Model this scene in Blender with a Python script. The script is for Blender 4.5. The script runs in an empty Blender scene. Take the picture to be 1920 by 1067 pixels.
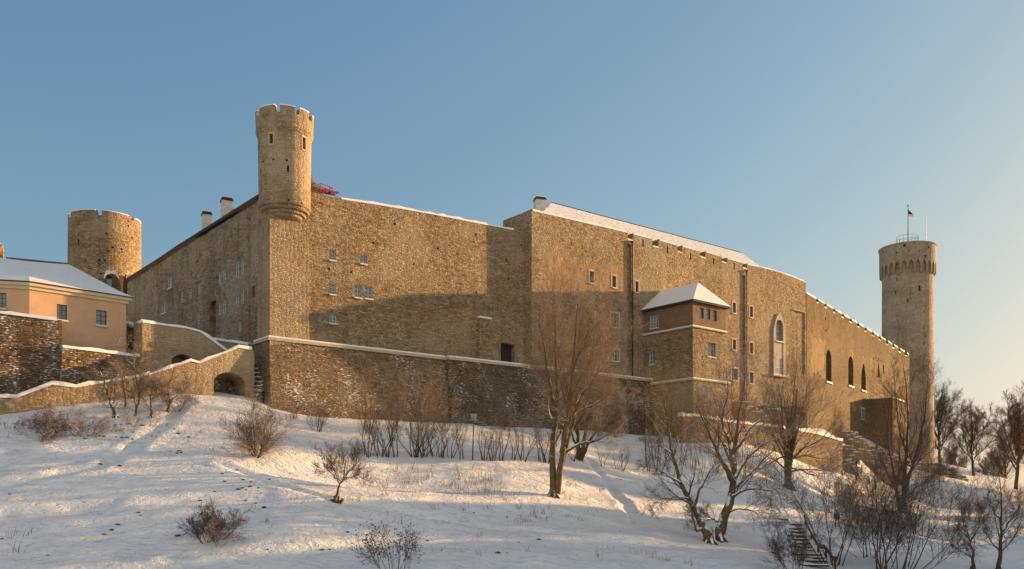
import bpy, bmesh, math, random
import numpy as np
from mathutils import Vector, Matrix
rad = math.radians
S = bpy.context.scene
COL = S.collection
# ------------------------------------------------------------------ camera
F = 1660.0; CX = 960.0; HY = 930.0          # focal length, centre column and eye-level row (photo pixels)
cam = bpy.data.cameras.new('camera'); co = bpy.data.objects.new('camera', cam); COL.objects.link(co)
co.location = (0, 0, 0); co.rotation_euler = (rad(90), 0, 0)
cam.sensor_fit = 'HORIZONTAL'; cam.sensor_width = 36; cam.lens = 36*F/1920
cam.shift_y = (HY-533.5)/1920; cam.clip_start = 0.5; cam.clip_end = 6000
S.camera = co
# ------------------------------------------------------------------ sky and sun
SUN_AZ = rad(28.3)      # measured from +X towards +Y
SUN_EL = rad(8.3)
w = bpy.data.worlds.new('World'); S.world = w; w.use_nodes = True
wn = w.node_tree; bg = wn.nodes['Background']
sky = wn.nodes.new('ShaderNodeTexSky'); sky.sky_type = 'NISHITA'; sky.sun_disc = False
sky.sun_elevation = SUN_EL; sky.sun_rotation = rad(90)-SUN_AZ
sky.altitude = 50; sky.air_density = 1.0; sky.dust_density = 2.0; sky.ozone_density = 1.5
SKY = 0.09; EXPO = 1.3; EG = 2**EXPO
def wm(op, a, b=0.0, c=0.0):
    nd = wn.nodes.new('ShaderNodeMath'); nd.operation = op
    for i, v in enumerate((a, b, c)):
        if isinstance(v, bpy.types.NodeSocket): wn.links.new(v, nd.inputs[i])
        else: nd.inputs[i].default_value = v
    return nd.outputs[0]
spc = wn.nodes.new('ShaderNodeSeparateColor'); wn.links.new(sky.outputs[0], spc.inputs[0])
cmb = wn.nodes.new('ShaderNodeCombineColor')
tcw = wn.nodes.new('ShaderNodeTexCoord'); spv = wn.nodes.new('ShaderNodeSeparateXYZ'); wn.links.new(tcw.outputs['Generated'], spv.inputs[0])
# fill light added to unseen sky: behind the viewer, and round the low sun
back_fill = wm('SMOOTH_MIN', wm('MAXIMUM', wm('MULTIPLY', wm('SUBTRACT', -0.10, spv.outputs[1]), 1.6), 0.0), 1.0, .1)
back_fill = wm('MULTIPLY', back_fill, wm('GREATER_THAN', spv.outputs[2], -0.02))
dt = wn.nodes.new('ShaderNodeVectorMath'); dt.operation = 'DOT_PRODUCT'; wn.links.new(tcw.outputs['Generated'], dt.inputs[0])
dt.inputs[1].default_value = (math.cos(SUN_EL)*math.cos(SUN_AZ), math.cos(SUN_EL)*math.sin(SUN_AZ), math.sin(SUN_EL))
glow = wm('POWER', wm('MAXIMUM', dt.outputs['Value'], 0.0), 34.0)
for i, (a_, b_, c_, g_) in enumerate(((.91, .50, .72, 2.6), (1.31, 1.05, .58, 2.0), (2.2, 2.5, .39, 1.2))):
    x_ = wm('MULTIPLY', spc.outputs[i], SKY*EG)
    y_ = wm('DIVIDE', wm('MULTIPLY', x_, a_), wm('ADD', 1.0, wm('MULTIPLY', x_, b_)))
    y_ = wm('ADD', y_, wm('ADD', wm('MULTIPLY', back_fill, c_), wm('MULTIPLY', glow, g_)))
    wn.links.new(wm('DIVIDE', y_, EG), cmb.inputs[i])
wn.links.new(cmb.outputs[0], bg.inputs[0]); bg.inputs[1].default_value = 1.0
sd = bpy.data.lights.new('sun', 'SUN'); sd.energy = 5.0; sd.angle = rad(0.55); sd.color = (1.0, 0.60, 0.27)
so = bpy.data.objects.new('sun', sd); COL.objects.link(so)
SV = Vector((math.cos(SUN_EL)*math.cos(SUN_AZ), math.cos(SUN_EL)*math.sin(SUN_AZ), math.sin(SUN_EL)))
so.rotation_euler = SV.to_track_quat('Z', 'Y').to_euler()
S.view_settings.view_transform = 'Standard'; S.view_settings.look = 'None'
S.view_settings.exposure = EXPO; S.view_settings.gamma = 1
S.render.engine = 'CYCLES'
S.cycles.max_bounces = 4; S.cycles.transparent_max_bounces = 4

# ------------------------------------------------------------------ node helpers
class NT:
    def __init__(s, name):
        m = bpy.data.materials.new(name); m.use_nodes = True; s.m = m; s.t = m.node_tree
        s.b = s.t.nodes['Principled BSDF']; s.out = s.t.nodes['Material Output']
        s.b.inputs['Specular IOR Level'].default_value = 0.2
    def n(s, typ, ins=None, **kw):
        nd = s.t.nodes.new(typ)
        for k, v in kw.items(): setattr(nd, k, v)
        for k, v in (ins or {}).items(): s.set(nd, k, v)
        return nd
    def set(s, nd, k, v):
        sk = nd.inputs[k]
        if isinstance(v, bpy.types.NodeSocket): s.t.links.new(v, sk)
        elif isinstance(v, bpy.types.Node): s.t.links.new(v.outputs[0], sk)
        else: sk.default_value = v
    def co(s, scale=(1, 1, 1), kind='Object', loc=(0, 0, 0)):
        tc = s.n('ShaderNodeTexCoord')
        return s.n('ShaderNodeMapping', {'Vector': tc.outputs[kind], 'Scale': scale, 'Location': loc}).outputs[0]
    def noise(s, v, scale, detail=4, rough=.55, dist=0):
        return s.n('ShaderNodeTexNoise', {'Vector': v, 'Scale': scale, 'Detail': detail, 'Roughness': rough, 'Distortion': dist}).outputs[0]
    def ramp(s, f, stops, interp='LINEAR'):
        r = s.n('ShaderNodeValToRGB', {'Fac': f}); e = r.color_ramp; e.interpolation = interp
        while len(e.elements) < len(stops): e.elements.new(.5)
        for el, (p, c) in zip(e.elements, stops):
            el.position = p; el.color = (*c, 1) if isinstance(c, tuple) else (c, c, c, 1)
        return r.outputs[0]
    def mix(s, f, a, b, mode='MIX'):
        nd = s.n('ShaderNodeMix', data_type='RGBA', blend_type=mode)
        for k, v in ((0, f), (6, a), (7, b)):
            if isinstance(v, tuple) and len(v) == 3: v = (*v, 1)
            s.set(nd, k, v)
        return nd.outputs[2]
    def math(s, op, a, b=0.0, c=0.0):
        nd = s.n('ShaderNodeMath', operation=op)
        for i, v in enumerate((a, b, c)): s.set(nd, i, v)
        return nd.outputs[0]
    def bump(s, h, strength, dist, prev=None):
        ins = {'Height': h, 'Strength': strength, 'Distance': dist}
        if prev is not None: ins['Normal'] = prev
        return s.n('ShaderNodeBump', ins).outputs[0]
    def done(s, color, rough=.9, normal=None):
        s.set(s.b, 'Base Color', color if not (isinstance(color, tuple) and len(color) == 3) else (*color, 1))
        s.set(s.b, 'Roughness', rough)
        if normal is not None: s.set(s.b, 'Normal', normal)
        return s.m

def stone(name, cols, size=(.36, .36, .13), bumpd=.09, mortar=(.36, .29, .2), mort=.45, stain=.45, streak=.35,
          snow=0.0, patches=(), plaster=0.0, pcol=(.42, .28, .15), course=False, top=None, dark=False):
    t = NT(name)
    P = t.co()
    wob = t.n('ShaderNodeTexNoise', {'Vector': P, 'Scale': 1.1, 'Detail': 2.0}).outputs[1]
    ofs = t.n('ShaderNodeVectorMath', {0: wob, 1: (.5, .5, .5)}, operation='SUBTRACT').outputs[0]
    sc = t.n('ShaderNodeVectorMath', {0: ofs, 3: .18}, operation='SCALE').outputs[0]
    P2 = t.n('ShaderNodeVectorMath', {0: P, 1: sc}, operation='ADD').outputs[0]
    M = t.n('ShaderNodeMapping', {'Vector': P2, 'Scale': (1/size[0], 1/size[1], 1/size[2])}).outputs[0]
    vor = t.n('ShaderNodeTexVoronoi', {'Vector': M, 'Scale': 1.0, 'Randomness': .55 if course else .95})
    edge = t.n('ShaderNodeTexVoronoi', {'Vector': M, 'Scale': 1.0, 'Randomness': .55 if course else .95}, feature='DISTANCE_TO_EDGE').outputs[0]
    cell = t.n('ShaderNodeSeparateColor', {'Color': vor.outputs['Color']}).outputs[0]
    k = len(cols)
    c = t.ramp(cell, [(i/(k-1), cols[i]) for i in range(k)])
    gap = t.ramp(edge, [(0.0, 1.0), (0.10, 0.0)])
    gm = t.math('MULTIPLY', gap, mort)
    c = t.mix(gm, c, mortar)
    # joints that have lost their mortar read dark
    n3 = t.noise(P, .9, 5, .65)
    dj = t.math('MULTIPLY', t.ramp(edge, [(0.0, 1.0), (0.07, 0.0)]), t.ramp(n3, [(.47, 0.0), (.66, .75)]))
    c = t.mix(dj, c, (.05, .035, .02))
    n1 = t.noise(P, .13, 5, .6)
    c = t.mix(t.math('MULTIPLY', t.ramp(n1, [(.35, 0.0), (.7, 1.0)]), stain), c, (.42, .36, .3), 'MULTIPLY')
    n1b = t.noise(t.co((1, 1, 1), loc=(31, 7, 3)), .35, 6, .65)
    c = t.mix(t.math('MULTIPLY', t.ramp(n1b, [(.45, 0.0), (.75, 1.0)]), .5), c, (1.2, 1.0, .8), 'MULTIPLY')
    # washed, flatter areas where old pointing hides the stones, lighter than the rest
    n1c = t.noise(t.co((.8, .8, 1.3), loc=(5, 77, 13)), .16, 6, .6)
    c = t.mix(t.ramp(n1c, [(.5, 0.0), (.62, .55)]), c, (.40, .31, .20) if not dark else (.22, .17, .11))
    n1d = t.noise(t.co((1, 1, 1.2), loc=(15, 47, 33)), .5, 6, .7)
    c = t.mix(t.ramp(n1d, [(.56, 0.0), (.7, .7)]), c, (.55, .42, .30), 'MULTIPLY')
    if top:
        zt0 = t.n('ShaderNodeSeparateXYZ', {'Vector': P}).outputs[2]
        zz = t.math('ADD', zt0, t.math('MULTIPLY', t.math('SUBTRACT', n1d, .5), 9.0))
        c = t.mix(t.ramp(t.math('DIVIDE', t.math('SUBTRACT', zz, top[0]), top[1]), [(0.0, 0.0), (1.0, .75)]), c, (.55, .50, .46), 'MULTIPLY')
    SM = t.co((1.1, 1.1, .07))
    n2 = t.noise(SM, 1.0, 4, .6)
    c = t.mix(t.math('MULTIPLY', t.ramp(n2, [(.5, 0.0), (.75, 1.0)]), streak), c, (.4, .35, .3), 'MULTIPLY')
    nf = t.noise(P, 5.0, 4, .7)
    c = t.mix(.55, c, t.ramp(nf, [(.25, .45), (.75, 1.5)]), 'MULTIPLY')
    pm = None
    if patches or plaster:
        sep = t.n('ShaderNodeSeparateXYZ', {'Vector': P}); X, Z = sep.outputs[0], sep.outputs[2]
        nz = t.math('MULTIPLY', t.math('SUBTRACT', t.noise(P, .45, 6, .7), .5), 6.5)
        if plaster:
            pm = t.ramp(t.noise(P, .22, 6, .62), [(.62-plaster, 0.0), (.70-plaster, 1.0)])
        for (cx, cz, hx, hz) in patches:
            dx = t.math('SUBTRACT', t.math('ABSOLUTE', t.math('SUBTRACT', X, cx)), hx)
            dz = t.math('SUBTRACT', t.math('ABSOLUTE', t.math('SUBTRACT', Z, cz)), hz)
            d = t.math('ADD', t.math('MAXIMUM', dx, dz), nz)
            mk = t.ramp(d, [(0.0, 1.0), (.7, 0.0)])
            pm = mk if pm is None else t.math('MAXIMUM', pm, mk)
        pn = t.noise(P, .7, 5, .7)
        pc = t.ramp(pn, [(.3, tuple(x*.62 for x in pcol)), (.55, pcol), (.75, tuple(min(1, x*1.25) for x in pcol))])
        c = t.mix(t.math('MULTIPLY', pm, .75), c, pc)
    h = t.math('ADD', t.math('MULTIPLY', t.ramp(edge, [(0.0, 0.0), (.18, 1.0)]), .6), t.math('MULTIPLY', cell, .5))
    h = t.math('ADD', h, t.math('MULTIPLY', nf, .5))
    bs = 1.0
    if pm is not None: bs = t.math('SUBTRACT', 1.0, t.math('MULTIPLY', pm, .65))
    N = t.bump(h, bs, bumpd)
    N = t.bump(t.noise(P, .8, 4, .6), .6, .35, N)
    if snow > 0:
        SP = t.co((1.5, 1.5, 4.6))
        s1 = t.noise(SP, 2.2, 4, .62); s2 = t.noise(P, .35, 3, .6)
        lv = t.math('ADD', s1, t.math('MULTIPLY', t.math('SUBTRACT', s2, .5), .5))
        mk = t.ramp(lv, [(.70-snow, 0.0), (.73-snow, 1.0)])
        c = t.mix(mk, c, (.74, .73, .72))
        N = t.bump(mk, .8, .12, N)
    return t.done(c, .93, N)

WARM = [(.18, .12, .062), (.33, .24, .14), (.25, .18, .10), (.43, .325, .20), (.30, .22, .13), (.50, .39, .26)]
GREY = [(.17, .12, .075), (.33, .25, .17), (.25, .185, .12), (.43, .33, .23), (.30, .23, .155), (.48, .38, .27)]
PALE = [(.24, .20, .15), (.34, .285, .215), (.29, .245, .18), (.39, .335, .26), (.32, .27, .2)]
DARK = [(.06, .045, .03), (.16, .115, .07), (.10, .075, .048), (.22, .16, .10), (.13, .095, .06)]

def snow_mat(name='snow', tile=False, ground=False):
    t = NT(name); P = t.co()
    a = t.noise(P, .5 if ground else 1.5, 6, .6); b = t.noise(P, 4.0, 4, .6)
    c = t.ramp(a, [(.3, (.68, .66, .635)), (.7, (.77, .75, .72))])
    N = None
    if ground:
        A = t.co((.5, 1.1, 1.0)); big = t.noise(A, .55, 6, .62, .4)
        N = t.bump(big, .8, .5); N = t.bump(b, .6, .16, N)
        foot = t.noise(t.co((1, 1, 1)), 1.6, 3, .6); N = t.bump(t.ramp(foot, [(.36, 0.0), (.46, 1.0)]), .6, .11, N)
        g = t.noise(P, 1.3, 6, .75); g2 = t.noise(P, .09, 3, .5)
        mk = t.ramp(t.math('ADD', g, t.math('MULTIPLY', t.math('SUBTRACT', g2, .5), .35)), [(.735, 0.0), (.77, .8)])
        c = t.mix(mk, c, (.16, .115, .06))
        b0 = t.b; b0.inputs['Subsurface Weight'].default_value = 0.0
    elif tile:
        W = t.n('ShaderNodeTexWave', {'Vector': t.co(), 'Scale': 1.6, 'Distortion': 1.0, 'Detail': 2.0}, bands_direction='X').outputs['Color']
        N = t.bump(W, .35, .04); N = t.bump(b, .3, .05, N)
        g = t.noise(t.co((1.2, 1.2, 3)), 2.2, 5, .7)
        mk = t.ramp(g, [(.545, 0.0), (.60, .75)])
        c = t.mix(mk, c, (.16, .07, .045))
    else:
        N = t.bump(b, .4, .05)
    return t.done(c, .6, N)

def bark_mat(name, c1, c2, snow=.45, thr=.35):
    t = NT(name); P = t.co()
    n = t.noise(P, 2.5, 5, .7)
    c = t.ramp(n, [(.3, c1), (.7, c2)])
    if snow > 0:
        g = t.n('ShaderNodeNewGeometry'); z = t.n('ShaderNodeSeparateXYZ', {'Vector': g.outputs['Normal']}).outputs[2]
        k = t.math('ADD', z, t.math('MULTIPLY', t.math('SUBTRACT', t.noise(P, 1.7, 3, .6), .5), 1.6))
        mk = t.ramp(k, [(thr, 0.0), (thr+.15, 1.0)])
        c = t.mix(t.math('MULTIPLY', mk, snow), c, (.8, .8, .82))
    return t.done(c, .9, t.bump(n, .5, .03))

def plain(name, c, rough=.8, var=.25, scale=3.0, metal=0.0, spec=.3):
    t = NT(name); P = t.co(); n = t.noise(P, scale, 5, .65)
    col = t.ramp(n, [(.25, tuple(x*(1-var) for x in c)), (.75, tuple(min(1, x*(1+var)) for x in c))])
    t.b.inputs['Metallic'].default_value = metal; t.b.inputs['Specular IOR Level'].default_value = spec
    return t.done(col, rough, t.bump(n, .25, .02))

def glass_mat(name, c, rough=.12):
    t = NT(name); n = t.noise(t.co(), 1.3, 2, .5)
    t.b.inputs['Specular IOR Level'].default_value = .8
    return t.done(t.ramp(n, [(.3, tuple(x*.7 for x in c)), (.7, tuple(x*1.3 for x in c))]), rough, t.bump(n, .15, .03))

def brick_mat(name):
    t = NT(name); P = t.co()
    sep = t.n('ShaderNodeSeparateXYZ', {'Vector': P})
    v = t.n('ShaderNodeCombineXYZ', {0: t.math('ADD', sep.outputs[0], sep.outputs[1]), 1: sep.outputs[2]}).outputs[0]
    br = t.n('ShaderNodeTexBrick', {'Vector': v, 'Color1': (.16, .085, .045, 1), 'Color2': (.24, .14, .08, 1), 'Mortar': (.24, .19, .13, 1), 'Scale': 1.0,
             'Mortar Size': .012, 'Brick Width': .32, 'Row Height': .1})
    n = t.noise(P, .8, 5, .65)
    c = t.mix(.6, br.outputs[0], t.ramp(n, [(.3, .55), (.7, 1.35)]), 'MULTIPLY')
    return t.done(c, .9, t.bump(br.outputs[1], .6, -.03))

def plaster_mat(name, c):
    t = NT(name); P = t.co()
    n = t.noise(P, .9, 6, .65); z = t.n('ShaderNodeSeparateXYZ', {'Vector': P}).outputs[2]
    col = t.ramp(n, [(.3, tuple(x*.86 for x in c)), (.7, tuple(x*1.05 for x in c))])
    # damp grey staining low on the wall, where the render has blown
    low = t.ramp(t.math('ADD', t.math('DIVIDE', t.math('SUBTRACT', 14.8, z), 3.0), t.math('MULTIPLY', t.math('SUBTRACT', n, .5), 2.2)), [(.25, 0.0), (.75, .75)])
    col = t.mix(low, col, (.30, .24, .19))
    return t.done(col, .85, t.bump(t.noise(P, 6, 4, .6), .3, .03))

M = {}
M['snow'] = snow_mat(); M['snow_ground'] = snow_mat('snow_ground', ground=True); M['snow_roof'] = snow_mat('snow_roof', tile=True)
M['frame'] = plain('window_white', (.50, .48, .45), .6, .1)
M['framed'] = plain('window_brown', (.10, .06, .04), .6, .15)
M['surround'] = plain('dressed_stone', (.42, .34, .25), .9, .3, 4)
M['glass'] = glass_mat('glass', (.10, .13, .16))
M['glass_pale'] = glass_mat('glass_pale', (.17, .20, .22), .2)
M['wood_dark'] = plain('dark_wood', (.03, .022, .018), .8, .3)
M['pipe'] = plain('rusty_pipe', (.03, .018, .012), .6, .3)
M['tile'] = plain('roof_tile', (.20, .06, .035), .85, .3)
M['eaves'] = plain('eaves_wood', (.055, .035, .028), .8, .3)
M['cream'] = plain('cream_cornice', (.55, .44, .30), .8, .1)
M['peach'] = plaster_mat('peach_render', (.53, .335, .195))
M['white'] = plain('whitewash', (.55, .50, .44), .85, .25, 2)
M['brick'] = brick_mat('brick')
M['red'] = plain('red_paint', (.35, .04, .03), .5, .1)
M['metal'] = plain('grey_metal', (.2, .2, .2), .4, .1, metal=.6)
M['orange'] = plain('clay_pot', (.5, .16, .05), .8, .2)

# ------------------------------------------------------------------ object helpers
def tag(o, label=None, cat=None, group=None, kind=None):
    if label: o['label'] = label
    if cat: o['category'] = cat
    if group: o['group'] = group
    if kind: o['kind'] = kind
    return o
def empty(name, loc, rz=0, **kw):
    o = bpy.data.objects.new(name, None); COL.objects.link(o); o.location = loc; o.rotation_euler = (0, 0, rz)
    o.empty_display_size = .5
    return tag(o, **kw)
def link(name, me, mat, parent=None, world=None, smooth=False):
    o = bpy.data.objects.new(name, me); COL.objects.link(o)
    if mat is not None:
        me.materials.clear(); me.materials.append(mat)
    if world is not None: o.matrix_world = world
    if parent is not None:
        o.parent = parent
        # parents are unrotated empties or meshes at a known place: keep the world placement
        o.matrix_parent_inverse = PW[parent.name].inverted() if parent.name in PW else Matrix.Translation(parent.location).inverted()
    PW[o.name] = world.copy() if world is not None else Matrix.Identity(4)
    if smooth: me.shade_smooth()
    return o
PW = {}
class MB:
    def __init__(s): s.v = []; s.f = []
    def add(s, vs, fs):
        o = len(s.v); s.v += [tuple(x) for x in vs]; s.f += [tuple(i+o for i in f) for f in fs]
    def box(s, a, b):
        (x0, y0, z0), (x1, y1, z1) = a, b
        s.add([(x0, y0, z0), (x1, y0, z0), (x1, y1, z0), (x0, y1, z0), (x0, y0, z1), (x1, y0, z1), (x1, y1, z1), (x0, y1, z1)],
              [(0, 3, 2, 1), (4, 5, 6, 7), (0, 1, 5, 4), (1, 2, 6, 5), (2, 3, 7, 6), (3, 0, 4, 7)])
    def prism(s, poly, y0, y1):       # poly of (x, z), extruded from y0 to y1
        a = sum(poly[i][0]*poly[(i+1) % len(poly)][1]-poly[(i+1) % len(poly)][0]*poly[i][1] for i in range(len(poly)))
        if a < 0: poly = poly[::-1]
        n = len(poly)
        s.add([(x, y0, z) for x, z in poly]+[(x, y1, z) for x, z in poly],
              [tuple(range(n)), tuple(range(2*n-1, n-1, -1))]+[((i+1) % n, i, n+i, n+(i+1) % n) for i in range(n)])
    def vprism(s, plan, z0, z1):      # plan of (x, y), extruded upwards
        a = sum(plan[i][0]*plan[(i+1) % len(plan)][1]-plan[(i+1) % len(plan)][0]*plan[i][1] for i in range(len(plan)))
        if a < 0: plan = plan[::-1]
        n = len(plan)
        s.add([(x, y, z0) for x, y in plan]+[(x, y, z1) for x, y in plan],
              [tuple(range(n-1, -1, -1)), tuple(range(n, 2*n))]+[(i, (i+1) % n, n+(i+1) % n, n+i) for i in range(n)])
    def tube(s, p, q, r0, r1=None, n=8):
        r1 = r0 if r1 is None else r1
        p = Vector(p); q = Vector(q); d = (q-p).normalized(); a = d.orthogonal().normalized(); b = d.cross(a)
        vs = [p+(a*math.cos(2*math.pi*i/n)+b*math.sin(2*math.pi*i/n))*r0 for i in range(n)]
        vs += [q+(a*math.cos(2*math.pi*i/n)+b*math.sin(2*math.pi*i/n))*r1 for i in range(n)]
        s.add(vs, [(i, (i+1) % n, n+(i+1) % n, n+i) for i in range(n)]+[tuple(range(n-1, -1, -1)), tuple(range(n, 2*n))])
    def lathe(s, prof, n=64, cx=0, cy=0):   # profile of (r, z) from the axis at the bottom to the axis at the top
        o = []; fs = []; vs = []
        for r, z in prof:
            if r < 1e-6: o.append([len(vs)]); vs.append((cx, cy, z))
            else:
                o.append(list(range(len(vs), len(vs)+n)))
                vs += [(cx+r*math.cos(2*math.pi*i/n), cy+r*math.sin(2*math.pi*i/n), z) for i in range(n)]
        for a, b in zip(o, o[1:]):
            for i in range(n):
                j = (i+1) % n
                if len(a) == 1 and len(b) == 1: continue
                if len(a) == 1: fs.append((a[0], b[j], b[i]))
                elif len(b) == 1: fs.append((a[i], a[j], b[0]))
                else: fs.append((a[i], a[j], b[j], b[i]))
        s.add(vs, fs)
    def mesh(s, name):
        me = bpy.data.meshes.new(name); me.from_pydata(s.v, [], s.f); me.update()
        bm = bmesh.new(); bm.from_mesh(me); bmesh.ops.recalc_face_normals(bm, faces=bm.faces); bm.to_mesh(me); bm.free()
        return me
    def build(s, name, mat, parent=None, world=None, smooth=False):
        return link(name, s.mesh(name), mat, parent, world if world is not None else Matrix.Identity(4), smooth)

def cut(me, cutters):
    """subtract the cutters (an MB in the same local space) from a mesh and return the new mesh"""
    if not cutters.v: return me
    n0 = len(me.polygons)
    for selfi in (False, True):
        a = bpy.data.objects.new('a', me); b = bpy.data.objects.new('b', cutters.mesh('c'))
        COL.objects.link(a); COL.objects.link(b)
        m = a.modifiers.new('x', 'BOOLEAN'); m.operation = 'DIFFERENCE'; m.object = b; m.solver = 'EXACT'; m.use_self = selfi
        dg = bpy.context.evaluated_depsgraph_get(); dg.update()
        out = bpy.data.meshes.new_from_object(a.evaluated_get(dg))
        cm = b.data
        bpy.data.objects.remove(a); bpy.data.objects.remove(b); bpy.data.meshes.remove(cm)
        if len(out.polygons) >= n0: return out
    print('CUT FAILED', me.name, n0, len(out.polygons)); return me

class Fr:
    """a vertical wall plane: local x runs along the wall (to the right), local -y points out of it, local z is height"""
    def __init__(s, o, d):
        s.o = Vector((o[0], o[1])); s.d = Vector((d[0], d[1])).normalized(); s.n = Vector((s.d.y, -s.d.x))
        s.W = Matrix.Translation((s.o.x, s.o.y, 0)) @ Matrix.Rotation(math.atan2(s.d.y, s.d.x), 4, 'Z')
    def t(s, px):
        u = (px-CX)/F; return (u*s.o.y-s.o.x)/(s.d.x-u*s.d.y)
    def at(s, px, y):
        t = s.t(px); Y = s.o.y+s.d.y*t; return (t, (HY-y)/F*Y)
    def off(s, k):   # the plane moved outwards by k
        return Fr(s.o+s.n*k, s.d)
    def w(s, t, out=0): p = s.o+s.d*t+s.n*out; return p
    def rect(s, x0, y0, x1, y1):
        t0 = s.t(x0); t1 = s.t(x1); xm = (x0+x1)/2
        za = s.at(xm, y0)[1]; zb = s.at(xm, y1)[1]
        return t0, t1, zb, za
def P2(px, Y): return ((px-CX)/F*Y, Y)
def P3(px, y, Y): return ((px-CX)/F*Y, Y, (HY-y)/F*Y)
def fr2(px0, Y0, px1, Y1):
    a = P2(px0, Y0); b = P2(px1, Y1); return Fr(a, (b[0]-a[0], b[1]-a[1]))

T = Vector((.777, .636)).normalized(); Nn = Vector((T.y, -T.x))
C0 = Vector((-22.3, 82.0))
FA = Fr(C0, T); FN = Fr(C0, Nn); FB = FA.off(1.1)
tB0 = FB.t(997); tB1 = FB.t(1511)
pB1 = FB.w(tB1); pC1 = Vector(P2(1705, 191.0)); FC = Fr(pB1, pC1-pB1); tC1 = FC.t(1705)

# ------------------------------------------------------------------ terrain
def vnoise(x, y, seed):
    xi = np.floor(x).astype(np.int64); yi = np.floor(y).astype(np.int64); xf = x-xi; yf = y-yi
    def h(a, b):
        k = (a*374761393+b*668265263+seed*1442695041) & 0x7fffffff
        k = ((k ^ (k >> 13))*1274126177) & 0x7fffffff
        return ((k ^ (k >> 16)) & 0xffff)/65535.0
    u = xf*xf*(3-2*xf); v = yf*yf*(3-2*yf)
    return (h(xi, yi)*(1-u)+h(xi+1, yi)*u)*(1-v)+(h(xi, yi+1)*(1-u)+h(xi+1, yi+1)*u)*v-.5
ctrl = []
def cp(px, y, Y): ctrl.append(P3(px, y, Y))
def cxy(x, y, z): ctrl.append((x, y, z))
for px, y in ((503, 768), (592, 783), (752, 783), (873, 791), (1039, 793), (1130, 800), (1215, 812)):
    t = FA.t(px); p = FA.w(t, 2.4); ctrl.append(((px-CX)/F*p.y, p.y, (HY-y)/F*p.y))
for px, y, Y in ((0, 778, 66.3), (97, 762, 69), (160, 750, 70.8), (281, 742, 74.1), (350, 737, 76.4), (400, 742, 78), (480, 752, 80.3),
                 (-200, 800, 64), (-150, 1067, 43), (0, 1067, 44), (250, 1067, 45), (500, 1067, 46.5), (750, 1067, 48), (960, 1067, 50), (1200, 1067, 54), (1400, 1067, 58), (1650, 1067, 63), (1900, 1067, 67), (2200, 1067, 72),
                 (0, 905, 54), (500, 890, 61), (300, 850, 62.5), (700, 857, 74.5), (850, 860, 77.5), (1020, 868, 82), (1040, 932, 70), (800, 940, 64),
                 (1340, 1014, 70), (1478, 915, 99), (1569, 990, 108), (1300, 850, 100), (1240, 885, 94), (1150, 880, 88), (1397, 835, 112), (1452, 846, 117), (1580, 880, 131), (1640, 890, 143), (1700, 915, 150),
                 (1760, 905, 165), (1800, 905, 160), (1850, 922, 150), (1920, 945, 138), (1920, 1000, 100), (1750, 980, 112), (1650, 960, 118), (2100, 960, 150), (2050, 940, 220), (1850, 928, 230),
                 (1200, 950, 76), (1120, 975, 66)):
    cp(px, y, Y)
for tt in (35, 50, 65, 80): # inside the walls and the terrace behind the low wall
    p = FB.w(tt, -14); cxy(p.x, p.y, 9.5)
for px in (1400, 1500): p = FB.w(FB.t(px), 2); cxy(p.x, p.y, 9.0)
for px in (1545, 1600, 1650): p = FC.w(FC.t(px), 3); cxy(p.x, p.y, 8.6)
p = FC.w(tC1, 4); cxy(p.x, p.y, 6.5)
for a in ((-50, 100, 11), (-60, 130, 10), (-20, 120, 10), (-75, 90, 12), (60, 190, 9), (95, 200, 7), (20, 170, 9), (-44, 86, 10.5), (-30, 90, 9.5), (110, 190, 3)): cxy(*a)
CT = np.array(ctrl)
def tps(r2): return np.where(r2 > 0, .5*r2*np.log(np.maximum(r2, 1e-9)), 0)
n_ = len(CT); dd = ((CT[:, None, :2]-CT[None, :, :2])**2).sum(-1)
A_ = np.zeros((n_+3, n_+3)); A_[:n_, :n_] = tps(dd)+np.eye(n_)*.6
A_[:n_, n_] = 1; A_[:n_, n_+1:] = CT[:, :2]; A_[n_, :n_] = 1; A_[n_+1:, :n_] = CT[:, :2].T
wt = np.linalg.solve(A_, np.concatenate([CT[:, 2], np.zeros(3)]))
TRACKS = [([P2(1105, 90), P2(1135, 83), P2(1170, 75), P2(1215, 66)], .4, .22), ([P2(350, 75), P2(290, 66), P2(180, 58), P2(-20, 53)], .45, .16), ([P2(420, 62), P2(620, 58), P2(900, 60), P2(1250, 62)], .4, .14)]
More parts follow.
